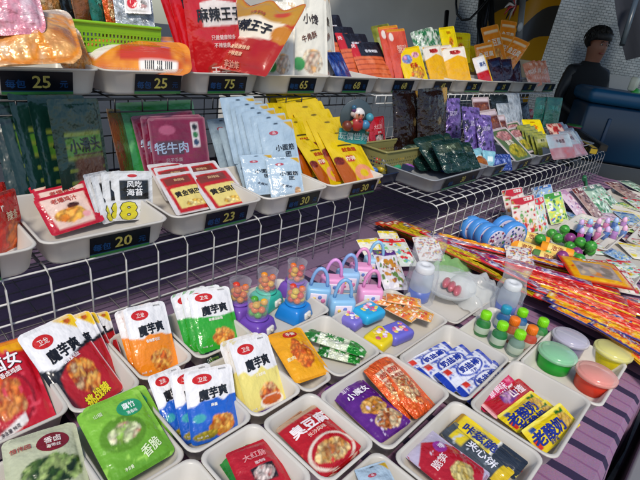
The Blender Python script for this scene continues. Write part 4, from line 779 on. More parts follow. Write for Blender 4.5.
# sparkler packs: long strips fanned across the table
st0 = [(376, 226), (392, 226), (412, 230), (428, 238), (440, 248), (462, 256), (490, 262), (520, 274), (520, 284), (536, 296), (556, 308), (580, 322), (604, 334), (626, 346)]
cnt = {}; rs = random.Random(12); NS = 66
for i in range(NS):
    u = i / (NS - 1) * (len(st0) - 1); k = min(int(u), len(st0) - 2); f = u - k; x0 = st0[k][0] * (1 - f) + st0[k + 1][0] * f + rs.uniform(-8, 8); y0 = st0[k][1] * (1 - f) + st0[k + 1][1] * f + rs.uniform(-2, 2); q = i / NS
    ye = 296 + (q - .22) / .78 * 94; sl = (.42 if q < .22 else (ye - y0) / (672 - x0)) + rs.uniform(-.07, .07); L = min(rs.uniform(110, 190), 672 - x0); a = 'spark_black' if q < .12 else ['spark_red', 'spark_yellow', 'spark_scarlet', 'spark_blue', 'spark_red', 'spark_scarlet', 'spark_blue' if i % 2 else 'spark_yellow'][i % 7]
    z = .012 + (i * 5 % 11) * .0055; w = rs.uniform(.026, .05); cn = {'spark_black': 'yellow and black speckled', 'spark_red': 'red and orange', 'spark_yellow': 'yellow edged', 'spark_blue': 'navy blue starred', 'spark_scarlet': 'deep scarlet'}[a]; cnt[a] = cnt.get(a, 0) + 1
    nth = ['first', 'second', 'third', 'fourth', 'fifth', 'sixth', 'seventh', 'eighth', 'ninth', 'tenth', 'eleventh', 'twelfth', 'thirteenth', 'fourteenth', 'fifteenth', 'sixteenth', 'seventeenth', 'eighteenth', 'nineteenth', 'twentieth', 'twenty-first', 'twenty-second', 'twenty-third', 'twenty-fourth'][cnt[a] - 1]
    lay(a, at(x0 + L, y0 + L * sl, z), at(x0, y0, z), w, z, z + .006, '%s firework strip, %s of its colour from the grille' % (cn, nth), 'firework_strip', 'firework pack', 'long firework strips', t=.018)
# blue round tins
def tin(px, label, rz, r=.055):
    p = at(px[0], px[1], .005 + r); o = empty('round_case', (p[0], p[1], .01 + r), rz, label, 'case', 'blue round cases standing on edge')
    MB().lathe([(0, -.016), (r * .92, -.016), (r, -.012), (r, .012), (r * .95, .016), (r * .9, .0135), (0, .0135)], '#4a90d8', n=34, axis='y').build('case', PLAST, o)
    mb = MB(); mb.lathe([(0, -.0175), (r * .8, -.0175), (r * .83, -.0155)], '#c8c0d0', n=30, axis='y'); rr = random.Random(px[0])
    for k in range(36):
        a = rr.random() * 6.28; q = r * .74 * math.sqrt(rr.random()); mb.sphere((q * math.cos(a), -.018, q * math.sin(a)), rr.uniform(.003, .007), rr.choice(['#a03848', '#3a5090', '#e8e0e8', '#704088', '#38784c']), 7, 4, (1, .12, 1))
    mb.build('picture_disc', CARDM, o)
for px, l in [((494, 240), 'blue round case frontmost of the left four'), ((486, 236), 'blue round case second of the left four'), ((479, 232), 'blue round case third of the left four'), ((471, 229), 'blue round case rearmost of the left four'), ((512, 237), 'blue round case at the front of the right pair'), ((503, 231), 'blue round case at the back of the right pair')]: tin(px, l, -.45, .062 if 'pair' in l else .052)
# right part of the lower table
bag('toy_red', [(508, 200), (533, 194), (538, 232), (514, 238)], .012, 'red and white playset bag leaning on the grille behind the cases', name='toy_card', cat='toy pack', tilt=60)
bag('toy_red', [(500, 192), (520, 186), (530, 226), (508, 230)], .012, 'red playset bag at the back, half hidden behind the cases', name='toy_card', cat='toy pack', tilt=60)
bag('toy_white', [(530, 200), (542, 196), (548, 232), (537, 236)], .012, 'narrow white and pink pack right of the red playset', name='toy_card', cat='toy pack', tilt=60, asp=2.2)
bag('toy_green', [(541, 196), (560, 191), (568, 220), (549, 226)], .012, 'green and yellow sticker sheet pack', name='toy_card', cat='toy pack', tilt=55)
bag('toy_blue', [(528, 192), (552, 184), (556, 200), (534, 206)], .012, 'blue, red and white striped pack behind the green sticker pack', name='toy_card', cat='toy pack', tilt=60)
for px, a, l in [([(556, 192), (570, 188), (592, 214), (576, 220)], 'toy_pink', 'pink picture book lying left of the brown books'), ([(570, 190), (580, 187), (604, 216), (594, 222)], 'toy_brown', 'slim brown book between pink and grey books'), ([(580, 188), (594, 185), (612, 212), (600, 218)], 'toy_grey', 'grey green picture book in the row of books'), ([(588, 186), (600, 184), (620, 206), (612, 210)], 'toy_grey', 'grey green picture book at the right of the row'), ([(602, 184), (618, 182), (646, 198), (630, 204)], 'toy_brown', 'brown and white book flat at the far right'), ([(615, 181), (630, 182), (655, 192), (644, 197)], 'toy_grey', 'pale book furthest right along the grille')]:
    bag(a, px, .012, l, name='picture_book', cat='book', group='picture books along the grille', tilt=20, t=.012)
# hooked green toy
p = at(588, 196, .02); mb = MB(); mb.tube([(0, 0, .0), (.01, .03, .05), (.0, .05, .09), (-.03, .05, .11), (-.06, .04, .10)], .012, '#2c6a48', 8); tag(mb.build('hooked_toy', PLAST, None, (p[0], p[1], .02)), 'dark green hooked toy standing among the books', 'toy')
# toy melons
mcol = lambda c1, c2: (lambda q: lin(c1) if math.sin(8 * math.atan2(q[1], q[0])) > -.2 else lin(c2))
mx_ = [((541, 237), 0), ((558, 236), 0), ((571, 236), 1), ((581, 240), 0), ((563, 254), 1), ((580, 257), 0), ((592, 244), 0)]
for i, (px, pur) in enumerate([((534, 240), 0), ((545, 242), 1), ((552, 233), 0), ((564, 231), 0), ((557, 250), 0), ((570, 246), 0), ((565, 240), 0), ((577, 252), 1), ((584, 246), 0), ((573, 256), 0), ((590, 250), 0), ((548, 252), 0)] + mx_):
    p = at(px[0], px[1], .045 if i < 12 else .08); z = .042 + (.010 if i in (6, 3) else 0) + (.028 if i > 11 else 0)
    o = MB().sphere((0, 0, 0), .023, '', 20, 12, (1, 1, .95), mcol(*(('#8a3878', '#7a3070') if pur else ('#44a034', '#2c7a2a')))).build('toy_melon', PLAST, None, (p[0], p[1], z), i * .7); o.rotation_euler = (.4 * i, .3 * i, i)
    tag(o, ['green striped toy melon at the left end of its tray', 'purple toy melon at the left, beside the first green one', 'green striped toy melon in the back row, left', 'green striped toy melon at the back by the bubble wands', 'green striped toy melon in the middle front', 'green striped toy melon in the centre of the pile', 'green striped toy melon on top of the pile', 'purple toy melon at the right front', 'green striped toy melon at the right, near the tray rim', 'green striped toy melon behind the right purple one', 'green striped toy melon at the right corner', 'green striped toy melon next to the orange tubes', 'green striped toy melon, upper layer at the left end', 'green striped toy melon, upper layer behind the orange tubes', 'purple toy melon in the upper layer, back', 'green striped toy melon, upper layer beside the bubble bottles', 'purple toy melon in the upper layer, front', 'green striped toy melon, upper layer at the front rim', 'green striped toy melon, upper layer at the right rim'][i], 'toy ball', 'toy melons in a white tray')
# orange cylinders
def can(px, label, rz, z=.03, c='#f09a18'):
    p = at(px[0], px[1], z); o = empty('toy_tube', (p[0], p[1], z), rz, label, 'toy', 'orange toy tubes')
    MB().lathe([(0, -.06), (.027, -.06), (.029, -.057), (.029, .057), (.027, .06), (0, .06)], c, n=22, axis='x').build('tube', CARDM, o)
    mb = MB(); mb.lathe([(.0294, -.035), (.0296, -.03), (.0296, .025), (.0294, .03)], '#f0d070', n=22, axis='x'); mb.text('泡泡', (0, -.0215, .0215), (1, 0, 0), (0, .7, .7), .02, '#b84810', .03); mb.build('wrap_label', CARDM, o)
can((526, 250), 'orange toy tube at the left, lowest edge by the speckled card', -1.3); can((533, 240), 'orange toy tube behind the other two', -1.25, .045); can((556, 252), 'orange toy tube at the right, in front of the melons', -1.3, .05)
can((548, 260), 'green and orange toy tube beneath the orange ones', -1.3, .03, '#5c8a48')
# bubble wands
for i in range(12):
    p = at(578 + (i % 6) * 8.6, 241 - (i // 6) * 9 - (i % 6) * .6, .015); c = ['#e058a8', '#5888d0', '#c888d8', '#4878c8', '#e878b8', '#6c50a8'][(i * 5 + i // 6) % 6]
    o = empty('bubble_wand', (p[0], p[1], .014), i * .4, '', 'toy', 'bubble wands in a tray'); side = 'front' if i < 6 else 'back'
    o['label'] = '%s bubble bottle, %s in the %s row of its tray' % ({'#e058a8': 'magenta', '#5888d0': 'blue', '#c888d8': 'lilac', '#4878c8': 'deep blue', '#e878b8': 'pink', '#6c50a8': 'violet'}[c], ['leftmost', 'second from left', 'third from left', 'third from right', 'second from right', 'rightmost'][i % 6], side)
    MB().lathe([(0, 0), (.014, 0), (.015, .004), (.013, .03), (.015, .05), (.009, .058)], c, n=12).build('bottle', mat('tinted_bottle'), o)
    MB().lathe([(.012, .058), (.013, .06), (.011, .078), (.006, .09), (0, .094)], ['#d8b8e8', '#a8c8f0', '#f0b8d8'][i % 3], n=12).build('cap', PLAST, o); o.scale = (.95, .95, .72)
lay('toy_frame', at(604, 288, .06), at(584, 261, .068), .21, .06, .068, 'red and yellow framed toy pack with a clear window', 'toy_card', 'toy pack', t=.02)
for a, p0, p1, w, l in [('toy_red', (632, 296), (612, 270), .09, 'red and white small pack right of the framed toy'), ('toy_white', (640, 280), (616, 262), .12, 'clear white pack above the red small pack'), ('toy_yellow', (648, 262), (630, 246), .13, 'yellow tipped pen set at the right edge'), ('toy_blue', (640, 228), (622, 214), .12, 'pale blue and yellow card right of the bubble bottles'), ('toy_green', (634, 212), (616, 204), .12, 'pale card with a light green toy'), ('toy_white', (652, 214), (632, 200), .14, 'pale flat pack at the right edge behind the cards'), ('toy_white', (600, 256), (586, 244), .12, 'pale flat pack in front of the bubble bottles'), ('toy_blue', (628, 262), (606, 252), .1, 'pale blue pack between the framed toy and pen set'), ('speckle_card', (655, 240), (640, 228), .14, 'speckled card at the right edge beside the pen set')]:
    lay(a, at(*p0, .014), at(*p1, .02), w, .014, .024, l, 'toy_card', 'toy pack', t=.012)
fl = [('toy_white', 606, 236, 596, 226, .14, 'pale pack behind the bubble bottles, left'), ('toy_green', 622, 232, 610, 222, .14, 'light green pack behind the bubble bottles, right'), ('toy_pink', 612, 222, 600, 213, .14, 'lilac pack between the books and bubble bottles'), ('toy_white', 596, 226, 584, 217, .13, 'white pack below the pink book'), ('toy_blue', 584, 222, 574, 214, .12, 'small blue pack below the pink book'), ('toy_yellow', 636, 222, 622, 212, .16, 'pale yellow pack among the cards at right'), ('toy_grey', 650, 206, 634, 198, .18, 'grey pack at the right edge near the books'), ('toy_white', 612, 272, 600, 262, .12, 'white pack just above the framed toy'), ('toy_grey', 572, 226, 562, 217, .1, 'grey pack between the melons and books'), ('toy_red', 644, 250, 632, 240, .12, 'red and white pack at the right edge above the pen set'), ('toy_white', 520, 228, 512, 214, .14, 'white pack lying behind the blue cases'), ('toy_brown', 536, 212, 530, 204, .1, 'brown pack behind the red playset bags'), ('toy_white', 632, 312, 620, 298, .12, 'clear white pack under the red pack at right')]
for a, x0, y0, x1, y1, w, l in fl: lay(a, at(x0, y0, .012), at(x1, y1, .014), w, .012, .016, l, 'toy_card', 'toy pack', t=.012)
# ------------------------------------------------------------------ middle shelf, left rack
M = MZ + .012; GM = 'snack pouches on the middle shelf'
bag('red_orange', [(-16, 196), (8, 188), (22, 238), (-8, 252)], M, 'shiny red orange pouch at the far left of the middle shelf', group=GM, ey=4, tilt=55, t=.02)
bag('red_orange', [(-26, 188), (-2, 182), (14, 228), (-14, 240)], M, 'red orange pouch behind the shiny one at the far left', group=GM, ey=4, tilt=58, t=.02)
row('pink_red', [(34, 203), (84, 187), (106, 222), (50, 238)], [(29, 190), (78, 176), (98, 206), (44, 220)], 3, M, 'pink red chicken pouch, @ in the tray priced 20', GM, tilt=42)
row('eight_white', [(110, 172), (152, 170), (152, 218), (112, 221)], [(82, 180), (106, 172), (120, 222), (98, 227)], 4, M, ['white pouch with black panel and large yellow 8', 'white pouch just behind the one with the large yellow 8', 'white pouch third in the fan beside the yellow 8 pouch', 'white pouch leaning left at the back of the fan'], GM, tilt=62, t=.012)
row('seaweed_dark', [(45, 100), (95, 97), (112, 200), (64, 210)], [(-14, 88), (44, 86), (72, 198), (10, 204)], 5, .225, 'dark green seaweed bag, @ at the left end', GM, tilt=72, t=.012)
bag('brown_card', [(105, 110), (119, 108), (136, 176), (120, 178)], .225, 'brown orange bag peeking out left of the green card bag', group=GM, ey=4, tilt=72, t=.01)
bag('green_card', [(113, 104), (192, 99), (203, 168), (128, 176)], .225, 'bright green bag behind the maroon jerky bags', group=GM, ey=4, tilt=72, t=.01)
row('maroon', [(146, 119), (204, 116), (211, 182), (157, 187)], [(124, 117), (190, 108), (202, 172), (142, 178)], 4, .225, 'maroon jerky bag, @, leaning on the black mesh', GM, tilt=70, t=.01)
row('red_cream', [(187, 176), (226, 168), (255, 207), (212, 214)], [(178, 166), (216, 160), (240, 196), (202, 204)], 2, M, ['red and cream pouch at the right front of the tray priced 23', 'red and cream pouch behind the right front one'], GM, tilt=42, t=.012)
row('red_cream', [(154, 178), (192, 171), (213, 210), (176, 216)], [(146, 166), (180, 160), (200, 196), (166, 202)], 3, M, ['red and cream pouch at the left front of the tray priced 23', 'red and cream pouch behind the left front one', 'red and cream pouch rearmost at the left of its tray'], GM, tilt=42, t=.012)
row('light_blue', [(264, 160), (300, 158), (304, 193), (270, 200)], [(240, 158), (274, 156), (282, 194), (248, 200)], 2, M, ['small light blue pouch at the front right of its tray', 'small light blue pouch at the front left of its tray'], GM, tilt=60, asp=1.05)
row('light_blue', [(256, 124), (291, 119), (302, 178), (268, 184)], [(224, 98), (254, 98), (270, 160), (234, 168)], 6, M + .02, 'tall light blue pouch, @ in its long slanting row', GM, tilt=62, zb=M + .07)
row('light_blue', [(226, 140), (252, 136), (266, 182), (242, 188)], [(206, 120), (232, 116), (246, 166), (220, 174)], 3, M, 'light blue pouch left of the blue row, @', GM, tilt=62)
row('yellow_donut', [(316, 133), (350, 129), (381, 184), (346, 190)], [(270, 94), (318, 93), (340, 160), (300, 168)], 6, M, 'yellow squid ring pouch, @ in the slanting row', GM, tilt=58, zb=M + .05)
row('yellow_donut', [(292, 140), (314, 136), (346, 184), (322, 189)], [(266, 104), (288, 102), (308, 166), (286, 170)], 3, M, 'yellow pouch left of the squid ring row, @', GM, tilt=58, zb=M + .03)
# figure pack, red packs, toy basket
p = aty(353, 144, 1.12)
o = empty('figure_pack', (p[0], p[1], p[2]), -.5, 'card backed toy pack with a white haired figure and small coloured shapes', 'toy pack')
mb = MB(); mb.lathe([(0, -.002), (.07, -.002), (.072, 0), (.07, .002), (0, .002)], '#3c4a50', (0, .012, .11), 22, 'y'); mb.box((0, .012, .03), (.13, .004, .06), '#2a8a88'); mb.text('玩偶世界', (0, .008, .03), (1, 0, 0), (0, 0, 1), .03, '#d0e8e8', .03); mb.build('backing_card', CARDM, o)
mb = MB(); mb.sphere((0, -.01, .125), .026, '', 14, 10, (1, .8, 1), lambda q: lin('#d8d4d0') if q[2] > .15 or abs(q[0]) > .75 else lin('#c88060')); mb.sphere((0, -.012, .085), .026, '#a02828', 12, 8, (1.1, .7, 1.1)); mb.sphere((.035, -.012, .085), .02, '#3878a0', 12, 8); mb.sphere((-.042, -.01, .075), .022, '#6a3020', 12, 8); mb.sphere((.05, -.01, .115), .018, '#40889a', 10, 7); [mb.sphere((.05 * math.cos(k * 2.1), -.012, .1 + .05 * math.sin(k * 1.7)), .011, ['#7a2a30', '#2c5a78', '#8a7a30', '#304a3c', '#b8a8a0', '#5a3060', '#a04028', '#284060'][k], 8, 6) for k in range(8)]; mb.sphere((-.008, -.034, .128), .004, '#201410', 6, 5); mb.sphere((.010, -.034, .128), .004, '#201410', 6, 5); mb.sphere((.0, -.036, .112), .008, '#a82020', 8, 5, (1, .6, .5)); mb.build('toy_figure', PLAST, o)
o.scale = (.92, .92, .92)
bag('red_label', [(352, 120), (372, 116), (380, 146), (360, 150)], .24, 'dark red pack standing below the figure pack', group=GM, ey=4, tilt=70, t=.02)
bag('red_label', [(366, 118), (382, 116), (384, 146), (368, 150)], .24, 'dark red pack at the right, beside the white side mesh', group=GM, ey=4, tilt=70, t=.02)
rr = random.Random(5); cl = ['#3a6aa8', '#b8a020', '#2c8a60', '#8a4aa0', '#c04838', '#5a88b8', '#d0a838', '#4858a0']
for i in range(8):
    px = (372 + (i % 4) * 12 + (i // 4) * 4, 168 - (i % 4) * 1 - (i // 4) * 9); p = at(px[0], px[1], .25)
    o = MB().loft([[(q[0], q[1], z) for q in rrect(.026 + d, .02 + d, .012, 4)] for z, d in ((0, -.006), (.006, 0), (.018, 0), (.024, -.006), (.025, -.015))], cl[i]).sphere((0, 0, .024), .012, '#c8c0d8', 10, 5, (1, 1, .3)).build('toy_case', PLAST, None, (p[0], p[1], .228), rr.random() * 3)
    o.rotation_euler = (.3, .1 * i, rr.random() * 3); tag(o, ['blue', 'mustard', 'teal green', 'violet', 'red', 'pale blue', 'gold', 'indigo'][i] + ' toy case in the dark blue toy tray', 'toy', 'toy cases in the blue tray')
# ------------------------------------------------------------------ perforated baskets
def basket(loc, d, c, label, rz=0, hole=.011):
    o = empty('plastic_basket', loc, rz, label, 'basket'); w, b, h = d
    for nm, ln, off, ax in (('front_side', w, -b / 2, 0), ('back_side', w, b / 2, 0), ('left_side', b, -w / 2, 1), ('right_side', b, w / 2, 1)):
        mb = MB(); n = int(ln / hole); st = ln / n
        def bx(s0, s1, z0, z1):
            cc, dd = ((s0 + s1) / 2, off, (z0 + z1) / 2), (s1 - s0, .003, z1 - z0)
            if ax: cc, dd = (off, (s0 + s1) / 2, (z0 + z1) / 2), (.003, s1 - s0 - .0034, z1 - z0)
            mb.box(cc, dd, c)
        bx(-ln / 2, ln / 2, 0, h * .2); bx(-ln / 2, ln / 2, h * .72, h)
        m = max(2, int(h * .52 / hole))
        hz = (h * .52) / m
        for k in range(m): bx(-ln / 2, ln / 2, h * .2 + k * hz + hz * .62, h * .2 + (k + 1) * hz - .0002)
        for i in range(n):
            s = -ln / 2 + st * (i + .5)
            for k in range(m): bx(s - st * .22, s + st * .22, h * .2 + k * hz + .0001, h * .2 + k * hz + hz * .62 - .0001)
        mb.build(nm, PLAST, o)
    mb = MB(); mb.tube([(q[0], q[1], h) for q in rrect(w / 2 + .002, b / 2 + .002, .012, 4)], .005, c, 7, True); mb.build('rim', PLAST, o)
    mb = MB(); mb.box((0, 0, .001), (w - .004, b - .004, .002), c); mb.build('bottom', PLAST, o); return o
p0, p1 = aty(68, 44, 1.50), aty(165, 44, 1.50)
basket(((p0[0] + p1[0]) / 2, 1.62, .585), (p1[0] - p0[0], .19, .082), '#8cc41c', 'lime green perforated basket on the upper shelf')
crate = MB(); crate.rbox(((p0[0] + p1[0]) / 2, 1.61, .545), (.24, .16, .07), '#a8895c', .006); tag(crate.build('cardboard_box', mat('cardboard', .85, .1, 30.)), 'cardboard box hidden under the lime green basket', 'box')
p0, p1 = aty(386, 158, 1.06), aty(442, 156, 1.06)
basket(((p0[0] + p1[0]) / 2, 1.13, .225), (p1[0] - p0[0], .14, .09), '#8a8450', 'olive perforated basket holding dark brown foil bags', 0, .013)
# ------------------------------------------------------------------ upper shelf, left
U = UZ + .012; GU = 'snack bags on the upper shelf'
bag('clear_orange', [(-14, 26), (66, 20), (86, 62), (-16, 66)], U + .03, 'large clear bag of orange snack in the upper left tray', group=GU, ey=13, tilt=40, t=.07)
bag('clear_orange', [(48, 30), (74, 32), (88, 60), (56, 63)], U + .03, 'smaller clear orange bag at the right of the upper left tray', group=GU, ey=13, tilt=40, t=.04, asp=1.)
bag('clear_pink', [(-30, -14), (30, -8), (50, 28), (-30, 34)], U + .1, 'shiny pink bag at the top left corner', group=GU, ey=13, tilt=40, t=.06)
bag('barcode_orange', [(92, 44), (186, 50), (192, 68), (86, 66)], U + .02, 'yellow and orange bag with a barcode label below the lime basket', group=GU, ey=13, tilt=40, t=.04)
bag('barcode_orange', [(96, 38), (178, 42), (188, 56), (90, 54)], U + .04, 'yellow orange bag behind the barcode bag', group=GU, ey=13, tilt=50, t=.03)
for a, px, l in [('black_pouch', [(48, -20), (66, -20), (78, 22), (62, 22)], 'black snack bag standing at the left in the lime basket'), ('brown_card', [(62, -20), (84, -20), (92, 24), (72, 24)], 'tan brown bag standing in the lime basket'), ('teal_pouch', [(78, -14), (96, -14), (106, 26), (90, 26)], 'green and cream bag standing in the lime basket'), ('orange_snack', [(96, -16), (112, -16), (118, 22), (104, 24)], 'orange pack standing in the middle of the lime basket'),
                 ('grey_foil', [(112, -14), (150, -16), (156, 28), (116, 28)], 'silver white pack standing at the right of the lime basket'), ('white_red', [(122, -22), (148, -22), (152, 10), (124, 10)], 'white bag with red oval at the top, above the silver pack'), ('clear_orange', [(26, -16), (50, -18), (62, 20), (40, 22)], 'orange brown bag between the pink and black bags')]:
    bag(a, px, U + .09, l, group=GU, ey=6, tilt=74, t=.03, Y=1.68)
bag('red_king', [(174, -6), (240, -6), (236, 68), (196, 68)], U, 'red snack bag with white name panel, left of the gold topped bag', group=GU, ey=13, tilt=74, t=.03)
bag('red_king', [(160, -20), (204, -22), (226, 64), (186, 66)], U + .01, 'red bag edge just behind the named red bag', group=GU, ey=13, tilt=74, t=.03)
bag('red_king', [(150, -18), (184, -20), (206, 60), (178, 62)], U + .02, 'red bag edge furthest left, beside the lime basket', group=GU, ey=13, tilt=74, t=.03)
bag('gold_king', [(238, 2), (308, 18), (268, 78), (200, 74)], U + .04, 'large open red bag with a gold pointed top and white name panel', group=GU, tilt=55, t=.05, yaw=-1.1)
for a, px, l in [('white_star', [(284, -16), (322, -10), (328, 72), (282, 72)], 'cream white puff snack bag right of the gold topped bag'), ('white_star', [(268, 4), (292, 2), (296, 72), (262, 72)], 'white puff snack bag partly behind the gold topped bag'), ('white_star', [(300, -14), (326, -8), (334, 70), (310, 72)], 'cream bag edge behind the front puff snack bag'), ('white_red', [(308, 34), (326, 46), (340, 78), (314, 76)], 'small white bag with a red dot at the right of its tray'), ('white_red', [(298, 20), (318, 30), (330, 70), (304, 72)], 'white bag with red emblem behind the small red dot bag')]:
    bag(a, px, U, l, group=GU, ey=13, tilt=70, t=.03, tw=40., Y=1.48)
row('sausage', [(346, 43), (379, 44), (391, 77), (360, 79)], [(328, 11), (364, 12), (380, 68), (346, 70)], 5, U, 'black and orange sausage pack, @ in its row', GU, tilt=60, zb=U + .06, t=.018, ey=8)
bag('blue_small', [(326, 54), (336, 52), (350, 76), (334, 77)], U, 'dark blue pack edge left of the sausage packs', group=GU, ey=13, tilt=60)
# ------------------------------------------------------------------ upper shelf, right
V_ = U
for a, px, l, z in [('coral', [(382, 29), (403, 31), (412, 72), (394, 78)], 'coral red pouch, frontmost beside the yellow candy pack', 0), ('coral', [(374, 27), (396, 27), (406, 70), (388, 76)], 'coral red pouch behind the front coral one', .01), ('olive_pouch', [(368, 26), (386, 26), (398, 60), (380, 66)], 'green and yellow pouch behind the coral ones', .05), ('yellow_candy', [(391, 49), (416, 50), (429, 79), (406, 81)], 'yellow candy pack with blue and pink pictures', 0),
    ('leaf_white', [(408, 34), (428, 28), (440, 52), (416, 56)], 'white pack with green leaf pattern, left', .06), ('leaf_white', [(424, 28), (442, 32), (448, 54), (430, 54)], 'white pack with green leaf pattern, right', .06), ('clear_yellow', [(418, 47), (436, 48), (450, 79), (430, 80)], 'clear yellow fruit bag at the left of three', 0), ('clear_yellow', [(428, 46), (448, 48), (460, 78), (440, 79)], 'clear yellow fruit bag in the middle of three', .01), ('clear_yellow', [(437, 49), (462, 49), (472, 79), (447, 81)], 'clear yellow fruit bag with red label, frontmost', 0),
    ('plain_yellow', [(435, 28), (452, 28), (456, 42), (440, 44)], 'bright yellow bag at the left above the fruit bags', .09), ('plain_yellow', [(445, 31), (471, 36), (470, 49), (446, 48)], 'bright yellow bag with round emblem above the fruit bags', .08), ('plain_yellow', [(460, 44), (478, 48), (476, 58), (458, 56)], 'yellow bag edge between the emblem bag and orange packs', .05), ('red_white', [(467, 58), (482, 58), (493, 80), (480, 82)], 'red and white pouch right of the clear fruit bags', 0),
    ('orange_card', [(470, 46), (492, 45), (498, 58), (474, 60)], 'orange pack lying at the foot of the fan of orange packs', .05), ('orange_card', [(478, 29), (496, 25), (505, 54), (487, 58)], 'orange pack at the left of the fan', .05), ('orange_card', [(502, 22), (517, 20), (512, 46), (498, 48)], 'orange pack upright at the top of the fan', .08), ('orange_card', [(500, 34), (514, 36), (508, 58), (494, 56)], 'orange pack in the centre of the fan', .05), ('orange_card', [(515, 37), (532, 45), (518, 62), (502, 56)], 'orange pack leaning right in the fan', .05),
    ('dark_pouch', [(484, 60), (498, 59), (506, 79), (492, 82)], 'dark pouch left of its group on the upper right shelf', 0), ('dark_pouch', [(496, 60), (510, 60), (514, 80), (502, 82)], 'dark pouch in the middle of its group', 0), ('dark_pouch', [(506, 61), (519, 62), (522, 80), (510, 82)], 'dark pouch right of its group by the pink orange ones', 0), ('pink_orange', [(518, 64), (532, 63), (542, 80), (528, 83)], 'pink orange pouch at the left end', 0), ('pink_orange', [(524, 63), (538, 63), (546, 80), (533, 82)], 'pink orange pouch in the middle', .01), ('pink_orange', [(531, 62), (543, 63), (551, 81), (539, 83)], 'pink orange pouch furthest right on the upper shelf', 0)]:
    bag(a, px, V_, l, group=GU, ey=14 if z > .03 else 5, tilt=68, t=.02, tw=40., Y=1.80 + (z - .05) * .6 if z > .03 else (1.57 if z else 1.535))
mb = MB(); mb.rbox((3.0, 1.82, .532), (2.2, .2, .08), '#a8895c', .004); tag(mb.build('cardboard_box', mat('cardboard')), 'long low cardboard box under the back row of the upper shelf', 'box')
# ------------------------------------------------------------------ middle shelf, right
W = MZ + .016; GR = 'snack packs on the right middle shelf'
for a, px, l, z, tl, t in [('brown_foil', [(388, 92), (416, 90), (418, 148), (390, 150)], 'dark brown foil bag at the left in the olive basket', .015, 76, .05), ('brown_foil', [(412, 90), (444, 86), (440, 146), (414, 150)], 'dark brown foil bag with gold corner in the olive basket', .015, 76, .05),
    ('purple_foil', [(440, 98), (458, 100), (460, 132), (441, 136)], 'purple foil bag behind the blue container', .05, 72, .03), ('purple_foil', [(460, 104), (476, 112), (482, 146), (462, 150)], 'purple foil bag right of the blue container', .03, 70, .03), ('purple_foil', [(472, 112), (488, 120), (494, 148), (476, 152)], 'purple foil bag behind the framed fruit pouch', .03, 70, .03),
    ('dark_green', [(410, 142), (440, 136), (458, 160), (428, 170)], 'dark green foil pouch at the left of its tray', .01, 40, .03), ('dark_green', [(428, 144), (458, 140), (470, 164), (440, 172)], 'dark green foil pouch in the middle of its tray', .02, 35, .03), ('dark_green', [(446, 146), (468, 144), (478, 164), (454, 170)], 'dark green foil pouch at the right of its tray', .01, 35, .03),
    ('cyan_small', [(466, 152), (480, 148), (486, 160), (472, 166)], 'pale cyan pack in front of the purple bags', .01, 35, .015), ('cyan_small', [(482, 150), (496, 152), (494, 162), (482, 162)], 'pale cyan pack beside the deep blue one', .02, 35, .015), ('blue_small', [(490, 156), (512, 154), (510, 164), (492, 168)], 'deep blue pack below the framed fruit pouch', .005, 30, .02), ('brown_card', [(472, 156), (486, 158), (488, 168), (476, 168)], 'small brown pack between the cyan ones', .005, 30, .015),
    ('framed_pic', [(485, 134), (505, 126), (529, 154), (512, 160)], 'fruit pouch with a white frame border, tilted in its tray', .012, 50, .015), ('choc_pack', [(474, 112), (496, 110), (500, 124), (482, 130)], 'brown and white pack left above the framed pouch', .09, 60, .012), ('choc_pack', [(484, 118), (504, 115), (508, 128), (488, 132)], 'brown and white pack directly above the framed pouch', .07, 60, .012),
    ('black_pouch', [(488, 96), (506, 96), (512, 122), (494, 124)], 'black pouch behind the brown and white packs', .08, 72, .02), ('grey_foil', [(503, 94), (518, 94), (522, 122), (508, 124)], 'silver grey foil pouch right of the black pouch', .07, 72, .02), ('grey_foil', [(494, 104), (508, 104), (514, 130), (500, 132)], 'silver and black foil pouch in front of the black pouch', .05, 70, .02), ('choc_pack', [(470, 98), (488, 98), (490, 108), (472, 110)], 'brown pack high up against the white mesh', .15, 70, .012),
    ('teal_pouch', [(536, 98), (546, 96), (544, 120), (530, 121)], 'dark teal pouch at the left of the pair under the upper shelf end', .09, 76, .02), ('teal_pouch', [(546, 97), (563, 98), (557, 122), (542, 122)], 'dark teal pouch at the right of the pair under the upper shelf end', .09, 76, .02), ('red_speck', [(543, 126), (560, 124), (566, 136), (550, 138)], 'red speckled packet behind the grey and red one', .05, 50, .02),
    ('grey_red', [(544, 136), (568, 134), (574, 152), (550, 156)], 'grey and red pouch at the front of its tray', .012, 50, .014), ('grey_red', [(556, 132), (572, 132), (584, 150), (570, 153)], 'red and grey pouch right of the front grey one', .016, 50, .014), ('plain_yellow', [(520, 122), (540, 120), (544, 130), (524, 132)], 'dull yellow packet at the back of the olive pouches', .07, 50, .014)]:
    bag(a, px, W + z, l, group=GR, tilt=tl, t=t, ey=5)
row('olive_pouch', [(532, 136), (546, 134), (552, 153), (538, 157)], [(516, 126), (530, 124), (534, 148), (520, 152)], 5, W, 'olive green bean pouch, @ in its row', GR, tilt=60, t=.012)
row('choc_pack', [(477, 118), (499, 114), (505, 132), (483, 136)], [(466, 104), (486, 101), (490, 118), (470, 122)], 4, W + .02, 'brown and white packet left above the framed pouch, @', GR, tilt=62, t=.012)
row('grey_red', [(561, 134), (575, 132), (587, 149), (573, 153)], [(548, 124), (562, 122), (570, 138), (556, 142)], 4, W, 'small grey and red packet near the long boxes, @', GR, tilt=60, t=.012)
row('framed_pic', [(502, 132), (518, 126), (538, 150), (521, 156)], [(496, 122), (512, 117), (528, 140), (512, 146)], 3, W, 'white bordered pouch right of the tilted fruit pouch, @', GR, tilt=56, t=.012)
